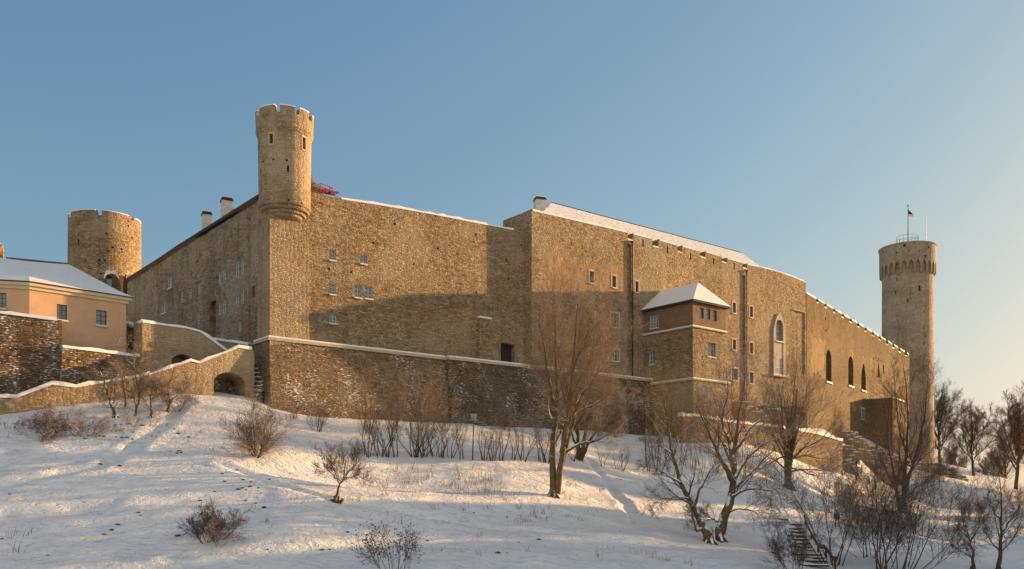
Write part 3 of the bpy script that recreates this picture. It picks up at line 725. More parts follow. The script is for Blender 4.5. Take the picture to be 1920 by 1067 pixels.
# ------------------------------------------------------------------ bay annex on wall B
J = FB.w(FB.t(1207)); FS = Fr(J, Nn); kk = FS.t(1299); Cn = FS.w(kk); FF = Fr(Cn, T); mm = FF.t(1360); mb = FF.t(1372)
M['annex'] = stone('annex_render', GREY, patches=[], stain=.7, streak=.5, plaster=.10, pcol=(.27, .20, .14))
M['annexF'] = stone('annex_front', WARM, plaster=.06, pcol=(.36, .22, .11))
rootX = empty('bay_annex', (Cn.x, Cn.y, 8), label='square bay with brick upper storey and snow covered hipped roof jutting from the castle wall', cat='annex'); PW[rootX.name] = Matrix.Translation(rootX.location)
z1b = FF.at(1299, 611)[1]; z2b = FF.at(1299, 710)[1]; zev = FF.at(1299, 566)[1]; zap = FF.at(1299, 531)[1]
def annex_body(name, z0, z1, mat, out, cs, cf, base=0.0):
    pl = [(J-T*out), (FS.w(kk+out))-T*out+T*0, Cn+Nn*out+T*(mm+out), J+T*(mm+out)-Nn*0]
    # local space of the side frame: x along Nn, -y outwards (-T)
    b = MB(); L = kk+out
    b.box((-.6, -out, z0), (L, mm+out, z1)); me = b.mesh(name)
    cc = MB()
    if cs: cc.v += cs.v; cc.f += cs.f
    if cf:
        W2 = FS.W.inverted() @ FF.W; o_ = len(cc.v); cc.v += [tuple(W2 @ Vector(v)) for v in cf.v]; cc.f += [tuple(i+o_ for i in f) for f in cf.f]
    return link(name, cut(me, cc), mat, rootX, FS.W)
cs1, cf1, cs2, cf2 = MB(), MB(), MB(), MB()
w1 = window(FS, (1219, 592.6, 1235, 616), rootX, cs1, .12, nx=3, nz=4, glass='glass_pale')
window(FS, (1217.6, 657, 1228, 684), rootX, cs2, .14, nx=2, nz=3)
for r_ in ((1312, 577, 1319.5, 597), (1324, 579, 1332, 599), (1336, 582, 1344, 602)): window(FF, r_, rootX, cf1, .25, style='brown', nx=1, nz=2, glass='glass_pale', sill=False)
window(FF, (1327, 643, 1341, 670), rootX, cf2, .3, sur=.25, nx=2, nz=3, glass='glass_pale')
annex_body('upper_storey', z1b, zev, M['brick'], 0.0, cs1, cf1)
annex_body('lower_storey', z2b, z1b-.001, M['annexF'], .05, cs2, cf2)
annex_body('base_storey', -1, z2b-.001, M['annexF'], .35, None, None)
for nm, z_, o_, h_ in (('string_course', z1b, .22, .16), ('string_course', z2b, .50, .2)):
    b = MB(); b.box((-.6, -o_, z_-h_), (kk+o_, mm+o_, z_+.0)); x = b.build(nm, M['surround'], rootX, FS.W)
    b = MB(); b.box((-.6, -o_+.03, z_+.001), (kk+o_-.03, .04, z_+.10)); b.box((kk-.04, .04, z_+.001), (kk+o_-.03, mm+o_-.03, z_+.10)); b.build('ledge_snow', M['snow'], x, FS.W)
ov = .45; b = MB(); b.box((-.3, -ov, zev), (kk+ov, mm+ov, zev+.22)); b.build('eaves', M['eaves'], rootX, FS.W)
b = MB(); zz = zev+.222; my = mm/2
vs = [(-.3, -ov-.08, zz), (kk+ov+.08, -ov-.08, zz), (kk+ov+.08, mm+ov+.08, zz), (-.3, mm+ov+.08, zz), (-.3, my, zap+.9), (kk-my*.55, my, zap+.9)]
b.add(vs, [(0, 1, 5, 4), (1, 2, 5), (2, 3, 4, 5), (3, 0, 4), (3, 2, 1, 0)]); b.build('roof', M['snow'], rootX, FS.W)

# ------------------------------------------------------------------ wall C (ruined hall)
M['C'] = stone('hall_stone', [(.16, .108, .05), (.225, .158, .077), (.19, .135, .066), (.27, .197, .10), (.21, .15, .075)], size=(.45, .45, .17), stain=.6, streak=.7, plaster=.035, pcol=(.24, .155, .066), patches=[tz(FC, 1522, 640, 1545, 700)], course=True, bumpd=.2, top=(25, 7.0), dark=True)
rootC = empty('ruined_hall', (pB1.x, pB1.y, 8), label='long low-battlemented stone wall with tall blind lancet openings running to the round tower', cat='castle wall'); PW[rootC.name] = Matrix.Translation(rootC.location)
cC = MB(); top = [(1512, 548)]
xs = [1532.5, 1548, 1564, 1580, 1595, 1609, 1623, 1636.5, 1649.7, 1663, 1675, 1686.5, 1698.5]
def ytop(x): return np.interp(x, [1512, 1560, 1600, 1640, 1680, 1705], [548, 576, 600, 624, 648.5, 664])
for x in xs: top += [(x-2.2, ytop(x-2.2)), (x-2.2, ytop(x)+5.5), (x+2, ytop(x)+7.5), (x+2, ytop(x+2))]
top += [(1705, 664)]
wallC = [(1512, 900)]+top+[(1705, 900)]
for r_, pt in (((1549, 656, 1559, 718), False), ((1590.5, 668, 1600, 725.5), False), ((1615, 681.6, 1623.5, 734), True), ((1645.7, 683, 1649.5, 708), True), ((1641, 726.6, 1651, 747), True)):
    q = FC.rect(*r_); cC.prism(lancet(q[0], q[1], q[2], q[3], pt, 8), -.8, 1.0)
window(FC, (1615.7, 767, 1621, 787), rootC, cC, .3, sur=.3, nx=2, nz=3)
for x, y in ((1638, 672), (1639, 682), (1643, 671), (1647, 673), (1652, 677), (1645, 677), (1548, 598), (1549, 620)): hole(FC, x, y, cC, .2)
q = FC.rect(1655.5, 685, 1657.5, 700); cC.box((q[0], -.5, q[2]), (q[1], .6, q[3]))
wall('hall_wall', FC, wallC, 1.6, M['C'], rootC, cC)
for a, c in zip([1512]+[x+2 for x in xs], [x-2.2 for x in xs]+[1705]): cap(FC, [(a+.3, ytop(a)), (c-.3, ytop(c))], -.04, 1.4, rootC, .07)
for x in xs: cap(FC, [(x-2, ytop(x)+5.5), (x+1.9, ytop(x)+7.5)], -.02, 1.4, rootC, .06)
for r_ in ((1549, 656, 1559, 718), (1590.5, 668, 1600, 725.5), (1615, 681.6, 1623.5, 734)):
    q = FC.rect(*r_); b = MB(); b.box((q[0]-.2, -.22, q[2]-.12), (q[1]+.2, .0, q[2]-.004)); x = b.build('sill', M['surround'], rootC, FC.W)
    b = MB(); b.box((q[0]-.15, -.2, q[2]), (q[1]-.0, .6, q[2]+.16)); b.build('sill_snow', M['snow'], x, FC.W)
# square buttress tower in front of wall C
J2 = FC.w(FC.t(1623)); nC = FC.n; F2 = Fr(J2, nC); k2 = F2.t(1674); C2 = F2.w(k2); F3 = Fr(C2, FC.d); m2 = F3.t(1696)
z2t = F2.at(1650, 747)[1]
rb = empty('buttress_tower', (C2.x, C2.y, 4), label='low square masonry buttress with a flat snowy top against the hall wall', cat='buttress'); PW[rb.name] = Matrix.Translation(rb.location)
b = MB(); b.box((-.3, 0, -2), (k2, m2, z2t)); b.build('masonry', M['C'], rb, F2.W)
b = MB(); b.box((.05, -.04, z2t+.001), (k2+.04, m2+.04, z2t+.16)); b.build('snow_cap', M['snow'], rb, F2.W)

# ------------------------------------------------------------------ round towers
M['landskrone'] = stone('old_tower_stone', WARM, size=(.45, .45, .19), stain=.5, streak=.5, bumpd=.12)
def round_tower(name, label, px, Y, hw, prof_, mat, slits, holes, extra=None, n=72):
    beta = math.atan2((px-CX)/F, 1); cx = (px-CX)/F*Y; cy = Y
    root = empty(name, (cx, cy, prof_[0][1]), label=label, cat='tower'); PW[root.name] = Matrix.Translation(root.location)
    b = MB(); b.lathe(prof_, n); cu = MB(); R = hw
    for (x, a, c, h_) in slits:
        an, z0, Yy = zat(x, c, R, cx, cy); radial(cu, an, R-.7, R+1.5, h_, z0, (HY-a)/F*Yy)
    for (x, y) in holes:
        an, z, Yy = zat(x, y, R, cx, cy); radial(cu, an, R-.4, R+1.5, .14, z-.14, z+.14)
    if extra: extra(cu, cx, cy)
    link('shaft', cut(b.mesh(name), cu), mat, root, Matrix.Translation((cx, cy, 0)))
    return root, cx, cy
YL = 134.0; rL = 69.2*YL*math.cos(math.atan((197-CX)/F))/F; zL = 41.7
def ex(cu, cx, cy):
    for px, hw, d in ((186, .3, .7), (249, .25, .45), (130, .4, .6)): radial(cu, ang(cx, cy, px, rL), rL-1.2, rL+2, hw, zL-d, zL+2)
rtL, lx, ly = round_tower('round_tower', 'squat broad round tower of rough stone behind the peach house', 197, YL, rL, [(0, 5), (rL+.1, 5), (rL+.02, 30), (rL-.02, zL), (rL-1, zL), (rL-1, zL-2), (0, zL-1.9)], M['landskrone'],
    ((147, 449, 461, .12), (204, 470, 473, .1)), ((200, 438), (211, 464), (228, 467), (160, 488), (186.5, 488), (196, 488.5), (189.5, 513), (248, 446), (241, 424)), ex)
b = MB()
for i in range(72):
    a0, a1 = 2*math.pi*i/72, 2*math.pi*(i+1)/72; am = (a0+a1)/2
    if any(abs((am-ang(lx, ly, g, rL)+math.pi) % (2*math.pi)-math.pi) < .1 for g in (186, 249, 130)): continue
    b.vprism([(r_*math.cos(a), r_*math.sin(a)) for r_, a in ((rL-.95, a0), (rL-.0, a0), (rL-.0, a1), (rL-.95, a1))], zL+.002, zL+.10)
b.build('snow_cap', M['snow'], rtL, Matrix.Translation((lx, ly, 0)))
M['hermann'] = stone('tall_tower_stone', PALE, size=(.55, .55, .2), stain=.35, streak=.45, course=True, bumpd=.07, mort=.3)
YH = 200.0; cb = math.cos(math.atan((1701.5-CX)/F)); rH = 48.5*YH*cb/F; rC = 54.0*YH*cb/F; zH = 465*YH/F; zc = 409*YH/F
def ex2(cu, cx, cy):
    for i in range(26):
        a = 2*math.pi*i/26+.07; c, s = math.cos(a), math.sin(a); W_ = Matrix.Rotation(a-math.pi/2, 4, 'Z') @ Matrix.Translation((0, rH+.05, 0))
        z0, z1 = zc-.1, zc+2.7; pts = [(-.52, z0), (.52, z0), (.52, z0+1.7), (.36, z0+2.2), (0, z1), (-.36, z0+2.2), (-.52, z0+1.7)]
        t_ = MB(); t_.prism(pts, 0, 2.5); o_ = len(cu.v); cu.v += [tuple(W_ @ Vector(v)) for v in t_.v]; cu.f += [tuple(k+o_ for k in f) for f in t_.f]
rtH, hx, hy = round_tower('tall_tower', 'very tall slim round tower with an arcaded top and a flag at the right end', 1701.5, YH, rH,
    [(0, -4), (rH+.35, -4), (rH+.1, 20), (rH, zc-.2), (rC-.05, zc+.25), (rC, zH-.5), (rC+.18, zH-.35), (rC+.18, zH-.1), (rC-.1, zH), (0, zH+.6)], M['hermann'],
    ((1724, 535, 546, .25), (1682, 520, 527, .12), (1679, 545, 552, .14), (1656.5, 548, 558, .15), (1702, 559, 567, .12), (1733, 583, 586, .12), (1732, 612, 618, .12), (1732, 641, 647, .12), (1732, 663, 667, .12), (1732, 684, 690, .12)), (), ex2)
b = MB(); cu = MB()
for (x, y, h_) in ((1696, 460, .3), (1655, 472, .2), (1681, 473.5, .15), (1704, 470.5, .12), (1723.5, 470.5, .15), (1741, 463, .22), (1735, 480, .25), (1655.5, 488, .14), (1682, 502, .14)):
    an, z, Yy = zat(x, y, rC, hx, hy); radial(b, an, rC-.1, rC+.012, h_*.8, z-h_, z+h_)
b.build('opening', M['wood_dark'], rtH, Matrix.Translation((hx, hy, 0)))
# viewing rail on its top
b = MB(); zr0 = zH+.2; R_ = 2.3; NR = 16; zt2 = zr0+2.3
for i in range(NR):
    a = 2*math.pi*i/NR; a2 = 2*math.pi*(i+1)/NR; b.tube((R_*math.cos(a), R_*math.sin(a), zr0), (R_*math.cos(a), R_*math.sin(a), zt2), .03, n=5)
    for z_ in (zt2, (zr0+zt2)/2+.3): b.tube((R_*math.cos(a), R_*math.sin(a), z_), (R_*math.cos(a2), R_*math.sin(a2), z_), .028, n=5)
b.build('railing', M['metal'], rtH, Matrix.Translation((hx, hy, 0)))
fp = P3(1702.5, 450, YH); zf = (HY-387)/F*YH
rf = empty('flagpole', (fp[0], fp[1], zH+.3), label='flagpole with a small hanging flag on top of the tall tower', cat='flagpole'); PW[rf.name] = Matrix.Translation(rf.location)
b = MB(); b.tube((fp[0], fp[1], zH+.2), (fp[0], fp[1], zf), .13, .07); b.lathe([(0, zf), (.18, zf+.1), (.18, zf+.3), (0, zf+.45)], 10, fp[0], fp[1]); b.build('pole', M['metal'], rf)
flg = []
NX, NZ = 10, 12; zA_, zB_ = (HY-391)/F*YH, (HY-407.5)/F*YH
for c_ in range(3):
    b = MB(); vs = []
    for j in range(5):
        for i in range(NX+1):
            u = i/NX; v = (c_*4+j)/12
            x = .12+1.15*u*(.35+.65*min(1, v*1.5+.1)); z = zA_-(zA_-zB_)*v*(.85)-u*(.9*(1-v*.55)); y = .18*math.sin(u*5+v*2)
            vs.append((fp[0]+x, fp[1]+y, z))
    b.add(vs, [(j*(NX+1)+i, j*(NX+1)+i+1, (j+1)*(NX+1)+i+1, (j+1)*(NX+1)+i) for j in range(4) for i in range(NX)])
    fl_m = plain(('flag_blue', 'flag_black', 'flag_white')[c_], ((.015, .09, .2), (.012, .012, .016), (.7, .6, .55))[c_], .8, .05)
    if c_ == 0: flag = b.build('flag', fl_m, rf)
    else: b.build('stripe', fl_m, flag)
ap = P3(1736.5, 455, YH); b = MB(); b.tube((ap[0], ap[1], zH-.2), (ap[0], ap[1], (HY-404)/F*YH), .06, .035, 6); b.tube((ap[0], ap[1], zH-.2), (ap[0], ap[1], zH+1.2), .09, .09, 6)
tag(b.build('antenna', M['metal'], None), 'thin whip antenna right of the flag on the tall tower', 'antenna')

# ------------------------------------------------------------------ battered base of walls A and B
M['talus'] = stone('talus_stone', [(.15, .10, .058), (.29, .205, .115), (.22, .15, .088), (.38, .27, .155), (.26, .185, .105)], size=(.5, .5, .14), bumpd=.12, mortar=(.25, .19, .12), mort=.3, stain=.5, streak=.35, snow=.09, dark=True)
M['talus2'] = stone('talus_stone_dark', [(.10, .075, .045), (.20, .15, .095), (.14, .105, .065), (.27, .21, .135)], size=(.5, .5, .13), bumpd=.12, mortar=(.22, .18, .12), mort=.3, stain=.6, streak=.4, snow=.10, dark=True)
zTal = 14.35
tj = 19.0
def batter(name, label, plan_top, plan_bot, z0, z1, mat):
    n = len(plan_top); b = MB()
    b.add([(p.x, p.y, z0) for p in plan_bot]+[(p.x, p.y, z1) for p in plan_top], [tuple(range(n-1, -1, -1)), tuple(range(n, 2*n))]+[(i, (i+1) % n, n+(i+1) % n, n+i) for i in range(n)])
    o = b.build(name, mat); return tag(o, label, 'wall')
top1 = [FA.w(-.35, .35), FA.w(tj, .8), FA.w(tj, -1.5), FA.w(-.35, -2.9)]
bot1 = [FA.w(-.9, 2.3), FA.w(tj, 2.6), FA.w(tj, -1.5), FA.w(-.9, -2.9)]
o1 = batter('battered_wall', 'rough sloping base wall flecked with snow under the corner turret, left of the vertical joint', top1, bot1, 3, zTal, M['talus'])
tE = FB.t(1225)
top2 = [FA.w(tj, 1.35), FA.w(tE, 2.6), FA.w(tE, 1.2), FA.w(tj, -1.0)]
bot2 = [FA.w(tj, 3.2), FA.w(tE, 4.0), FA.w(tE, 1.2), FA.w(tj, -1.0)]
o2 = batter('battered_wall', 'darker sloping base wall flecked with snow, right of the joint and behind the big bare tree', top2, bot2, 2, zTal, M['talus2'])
for o_, tp in ((o1, [FA.w(-.5, .5), FA.w(tj, .95), FA.w(tj, -.002), FA.w(-.5, -3.0)]), (o2, [FA.w(tj+.003, 1.5), FA.w(tE, 2.8), FA.w(tE, 1.45), FA.w(tj+.003, -.0)])):
    b = MB(); b.vprism([(p.x, p.y) for p in tp], zTal+.002, zTal+.28); c_ = b.build('cornice', M['surround'], o_)
    b = MB(); cen = sum(tp, Vector((0, 0)))/4; b.vprism([((p*.995+cen*.005).x, (p*.995+cen*.005).y) for p in tp], zTal+.282, zTal+.42); b.build('cornice_snow', M['snow'], c_)

# ------------------------------------------------------------------ walls and stairs on the left
M['ret'] = stone('terrace_stone', [(.085, .055, .032), (.20, .135, .075), (.14, .09, .05), (.27, .185, .10)], size=(.6, .6, .14), bumpd=.13, mort=.25, mortar=(.2, .14, .08), stain=.4, streak=.2, snow=.13, course=True, dark=True)
M['step'] = stone('stair_wall_stone', [(.27, .2, .125), (.36, .27, .17), (.31, .235, .145), (.42, .32, .205)], size=(.5, .5, .16), bumpd=.05, mort=.5, stain=.5, streak=.4, course=True)
F_w1 = fr2(0, 69.8, 115, 72.3); F_w2 = fr2(116, 72.0, 250, 76.2)
def retaining(label, fr, outline, mat, capy, thick=1.6, cat='retaining wall', cuts=None, name='retaining_wall', h=.11):
    o = wall(name, fr, outline, thick, mat, None, cuts); tag(o, label, cat)
    b0 = cap(fr, capy, -.10, .75, o, h); return o
retaining('dark terrace wall thickly flecked with snow at the left edge, below the peach house', F_w1, [(-160, 900), (-160, 575), (0, 585), (105, 599), (116, 600), (116, 900)], M['ret'], [(-160, 574), (0, 584), (106, 598)])
# broken end of the terrace wall
b = MB(); pts = [(116, 601), (122, 603), (124, 613), (131, 617), (137, 628), (144, 630), (149, 641), (158, 645), (166, 652), (166, 700), (116, 700)]
b.prism([F_w1.at(*p) for p in pts], 1.9, 3.4); o = b.build('ruined_wall', M['step'], None, F_w1.W); tag(o, 'broken stepped end of masonry crumbling down to the right against the peach house', 'ruined wall')
for a, c in zip(pts[1::2], pts[2::2]): cap(F_w1, [a, (c[0], a[1]+1)], 1.85, 3.3, o, .18)
retaining('lower terrace wall with a pale snowy coping under the peach house', F_w2, [(116, 900), (116, 649), (250, 666), (262, 667), (262, 900)], M['ret'], [(117, 648), (250, 665), (262, 666)])
F_p1 = fr2(0, 66.8, 281, 74.6)
retaining('zigzag parapet wall with snow on top, lowest wall at the left', F_p1, [(-160, 860), (-160, 742), (30, 743), (97, 719), (140, 723), (150, 724), (190, 716), (281, 701), (281, 860)], M['step'], [(-160, 741), (30, 742), (97, 718), (142, 723), (190, 715), (281, 700)], .6, 'parapet wall', h=.12)
F_p2 = fr2(281, 74.7, 478, 81.0); cp2 = MB()
q = F_p2.rect(401, 698, 460, 760); cp2.prism(lancet(q[0], q[1], q[2]-1, q[3], False, 10)[:0] or [(q[0], q[2]-2), (q[1], q[2]-2), (q[1], q[3]-.75), (q[1]-.35, q[3]-.35), (q[1]-.9, q[3]-.08), ((q[0]+q[1])/2, q[3]), (q[0]+.9, q[3]-.08), (q[0]+.35, q[3]-.35), (q[0], q[3]-.75)], -.6, 3.2)
o = retaining('stone stair wall with a dark arched passage, left of the castle corner', F_p2, [(281, 860), (281, 701), (357, 675), (374, 679), (447, 650), (472, 654), (477, 660), (477, 860)], M['step'], [(281, 700), (357, 674), (374, 678), (447, 649), (472, 653)], 2.6, 'arched wall', cp2, h=.11)
b = MB(); b.box((q[0]+.6, 2.2, 0), (q[1], 2.5, q[3]-.35)); b.build('passage_blocking', M['ret'], o, F_p2.W)
F_u = fr2(267, 76.1, 425, 81.6); cu_ = MB()
q = F_u.rect(322, 664, 364, 700); cu_.prism([(q[0], q[2]-2), (q[1], q[2]-2), (q[1], q[3]-.5), (q[1]-.5, q[3]-.12), ((q[0]+q[1])/2, q[3]), (q[0]+.5, q[3]-.12), (q[0], q[3]-.5)], -.6, 1.4)
retaining('tall pale masonry bastion wall with a low dark arch, right of the peach house', F_u, [(267, 800), (267, 602), (349, 613), (374, 619.5), (427, 658), (427, 800)], M['step'], [(267, 601.5), (349, 612.5), (374, 619), (426, 657)], 1.8, 'bastion wall', cu_, h=.12)
F_u0 = fr2(233, 80.5, 266.8, 76.15)
retaining('short shaded wall between the peach house and the bastion wall', F_u0, [(233, 800), (233, 607), (250, 613), (266.6, 602.5), (266.6, 800)], M['step'], [(233, 606), (250, 612), (266, 602)], 1.0, 'wall', h=.12)
F_u2 = fr2(396, 87.6, 466, 84.6)
retaining('low wall along the foot of the shaded north castle wall', F_u2, [(396, 760), (396, 634), (466, 645), (466, 760)], M['step'], [(396, 633), (466, 644)], .8, 'wall', h=.1)
# snowy stone steps between the stair wall and the talus
F_s = fr2(474, 82.2, 500, 82.0); rs = random.Random(8)
b = MB(); sn = []
for k in range(11):
    x0_, z_ = F_s.at(473, 752-k*9); x1_ = F_s.t(497); b.box((x0_-.3, -.35*(11-k)*.9+2.2, z_-2.5), (x1_, 4.5, z_)); sn.append(MB()); sn[-1].box((x0_-.2+rs.random()*.5, -.35*(11-k)*.9+2.25, z_+.002), (x1_-.1-rs.random()*.3, -.35*(10-k)*.9+2.2, z_+.10))
o = b.build('stone_steps', M['ret'], None, F_s.W); tag(o, 'narrow dark stone steps with snow, squeezed between arched wall and castle base', 'steps'); [q_.build('snow_cap', M['snow'], o, F_s.W) for q_ in sn]

# ------------------------------------------------------------------ peach house
H0, H1, H2 = Vector(P2(-220, 69.0)), Vector(P2(55, 71.6)), Vector(P2(237, 77.0))
F_h1 = Fr(H0, H1-H0); F_h2 = Fr(H1, H2-H1); back = Vector((-F_h2.n.x, -F_h2.n.y))
H3 = H2+back*8; H4 = H0+Vector((-3, 10.5)); zeh = 397*71.6/F
rh = empty('peach_house', (H1.x, H1.y, 12), label='peach rendered house with a snow covered roof at the left edge', cat='house'); PW[rh.name] = Matrix.Translation(rh.location)
b = MB(); b.vprism([(p.x, p.y) for p in (H0, H1, H2, H3, H4)], 8, zeh); me = b.mesh('h')
ch = MB(); c1, c2 = MB(), MB()
window(F_h1, (-6, 549, 12, 579), rh, c1, .16, style='brown', nx=2, nz=3); 
for r_ in ((106.5, 571, 126, 601), (180.5, 582, 200, 611)): window(F_h2, r_, rh, c2, .16, style='brown', nx=2, nz=3, sur=0)
for cc, fr in ((c1, F_h1), (c2, F_h2)):
    o_ = len(ch.v); ch.v += [tuple(fr.W @ Vector(v)) for v in cc.v]; ch.f += [tuple(k+o_ for k in f) for f in cc.f]
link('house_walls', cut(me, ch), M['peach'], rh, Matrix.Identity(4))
def ring(off, z0, z1, name, mat, par=rh):
    def o2_(p, a, c): return p+(a.n+c.n)/(1+a.n.dot(c.n))*off
    e0 = H0+F_h1.n*off; e1 = o2_(H1, F_h1, F_h2); e2 = H2+F_h2.n*off+F_h2.d*off; e3 = H3+F_h2.d*off+back*off; e4 = H4+back*off
    b = MB(); b.vprism([(p.x, p.y) for p in (e0, e1, e2, e3, e4)], z0, z1); return b.build(name, mat, par), (e0, e1, e2, e3, e4)
ring(.14, zeh-.42, zeh-.15, 'cornice', M['cream']); ring(.34, zeh-.148, zeh+.1, 'cornice', M['cream'])
_, E = ring(.46, zeh+.102, zeh+.16, 'gutter', M['eaves'])
zE = zeh+.17; zK = zE+.62
def rp_(px, y, Y): return Vector(P3(px, y, Y))
Rg1 = rp_(129, 495.5, 79.9); Rg0 = rp_(-220, 462, 75.0)
k_ = 1.15   # the eaves kick out at a lower pitch
def inn(p, z, f_): c = Vector(((H0.x+H3.x)/2, (H0.y+H3.y)/2)); q_ = Vector((p.x, p.y)); return Vector((q_.x, q_.y, z))
Kin = [E[0]-F_h1.n*k_, E[1]-(F_h1.n+F_h2.n)/(1+F_h1.n.dot(F_h2.n))*k_, E[2]-F_h2.n*k_-F_h2.d*k_*.8, E[3]-F_h2.d*k_*.8-back*k_, E[4]-back*k_]
vs = [(p.x, p.y, zE) for p in E]+[(p.x, p.y, zK) for p in Kin]+[tuple(Rg1), tuple(Rg0)]
b = MB(); b.add(vs, [(0, 1, 6, 5), (1, 2, 7, 6), (2, 3, 8, 7), (3, 4, 9, 8), (5, 6, 11), (6, 10, 11), (6, 7, 10), (7, 8, 10), (8, 9, 11, 10), (9, 5, 11), (4, 0, 5, 9), (4, 3, 2, 1, 0)])
M['snow_house'] = snow_mat('snow_house_roof')
rfh = b.build('roof', M['snow_house'], rh)
b = MB(); d_ = (Rg1-Rg0)
for i in range(26):   # bare tiles showing along the ridge
    u = 1-.0135*(i+.5); p = Rg0+d_*u; r0 = random.Random(i)
    ln = .35*math.sin(math.pi*(i+1)/27)+.12; sl = Vector((F_h1.n.x, F_h1.n.y, -.62)).normalized()
    q_ = p+sl*ln; p = p+Vector((0, 0, .05)); q_ = q_+Vector((0, 0, .09)); b.tube(p, q_, .09, .08, 6)
b.build('bare_tiles', M['tile'], rfh)
# dormer-like stub with an arched window behind the house roof, chimney and pipe beside it
pd = P3(213, 530, 96); rdm = empty('ruin_stub', (pd[0], pd[1], pd[2]-3), label='snow topped stone stub with a small arched window behind the peach house roof', cat='ruin'); PW[rdm.name] = Matrix.Translation(rdm.location)
F_d = fr2(196, 95.6, 228, 96.4); cd = MB(); q = F_d.rect(200, 517, 210.5, 545); cd.prism(lancet(q[0], q[1], q[2]-1, q[3], False, 8), -.5, .35)
wall('masonry', F_d, [(194, 570), (195, 523), (199, 513), (208, 510), (216, 512), (223, 521), (226, 535), (228, 570)], 1.2, M['C'], rdm, cd)
cap(F_d, [(196, 521), (199, 513.5), (208, 510.5), (216, 512.5), (223, 521)], -.12, 1.1, rdm, .22)
b = MB(); b.box((q[0]+.02, .25, q[2]-1), (q[1]-.02, .33, q[3]-.3)); b.build('pane', M['glass'], rdm, F_d.W)
pc_ = P3(228.5, 520, 100.5); b = MB(); b.box((pc_[0]-.3, pc_[1]-.3, pc_[2]-4), (pc_[0]+.35, pc_[1]+.3, pc_[2]+.1)); b.box((pc_[0]-.36, pc_[1]-.36, pc_[2]-.15), (pc_[0]+.41, pc_[1]+.36, pc_[2]-.02)); tag(b.build('chimney', M['orange'], None), 'small orange brick chimney beside the snow topped stub', 'chimney')
pp_ = P3(234.8, 517, 79.0); b = MB(); b.box((pp_[0]-.14, pp_[1]-.1, pp_[2]-3.5), (pp_[0]+.14, pp_[1]+.1, pp_[2]-.5)); b.tube((pp_[0], pp_[1], pp_[2]-.5), (pp_[0], pp_[1], pp_[2]+.15), .13, .02, 6); tag(b.build('flue_pipe', M['pipe'], None), 'dark rusty flue with a pointed cap at the right end of the house roof', 'pipe')
# corner of another roof at the far left
rt = empty('pavilion', (P2(-30, 98)[0], 98, 12), label='corner of an ochre pavilion roof with snowy eave, cut by the left edge', cat='pavilion'); PW[rt.name] = Matrix.Translation(rt.location)
cx_, cy_ = P2(-28, 98); ze_ = (HY-462)/F*98; hw_ = 42*98/F*.72
Wp = Matrix.Translation((cx_, cy_, 0)) @ Matrix.Rotation(rad(28), 4, 'Z'); M['ochre'] = plain('ochre_render', (.55, .33, .13), .85, .15)
b = MB(); b.box((-hw_*.72, -hw_*.72, 10), (hw_*.72, hw_*.72, ze_-.25)); b.build('body', M['ochre'], rt, Wp)
b = MB(); e_ = hw_; b.add([(-e_, -e_, ze_), (e_, -e_, ze_), (e_, e_, ze_), (-e_, e_, ze_), (-e_*.75, -e_*.75, ze_+.35), (e_*.75, -e_*.75, ze_+.35), (e_*.75, e_*.75, ze_+.35), (-e_*.75, e_*.75, ze_+.35), (0, 0, ze_+3.2)],
    [(0, 1, 5, 4), (1, 2, 6, 5), (2, 3, 7, 6), (3, 0, 4, 7), (4, 5, 8), (5, 6, 8), (6, 7, 8), (7, 4, 8), (3, 2, 1, 0)]); b.build('roof', M['snow'], rt, Wp)
b = MB(); b.box((-e_*.97, -e_*.97, ze_-.16), (e_*.97, e_*.97, ze_-.01)); b.build('eaves', M['cream'], rt, Wp)
b = MB(); b.box((-e_*1.0, -e_*1.0, ze_-1.15), (e_*1.0, e_*1.0, ze_-.95)); b.tube((e_*.9, -e_*.9, ze_-.2), (e_*.75, -e_*.75, ze_-1.0), .05); b.build('brackets', M['ochre'], rt, Wp)

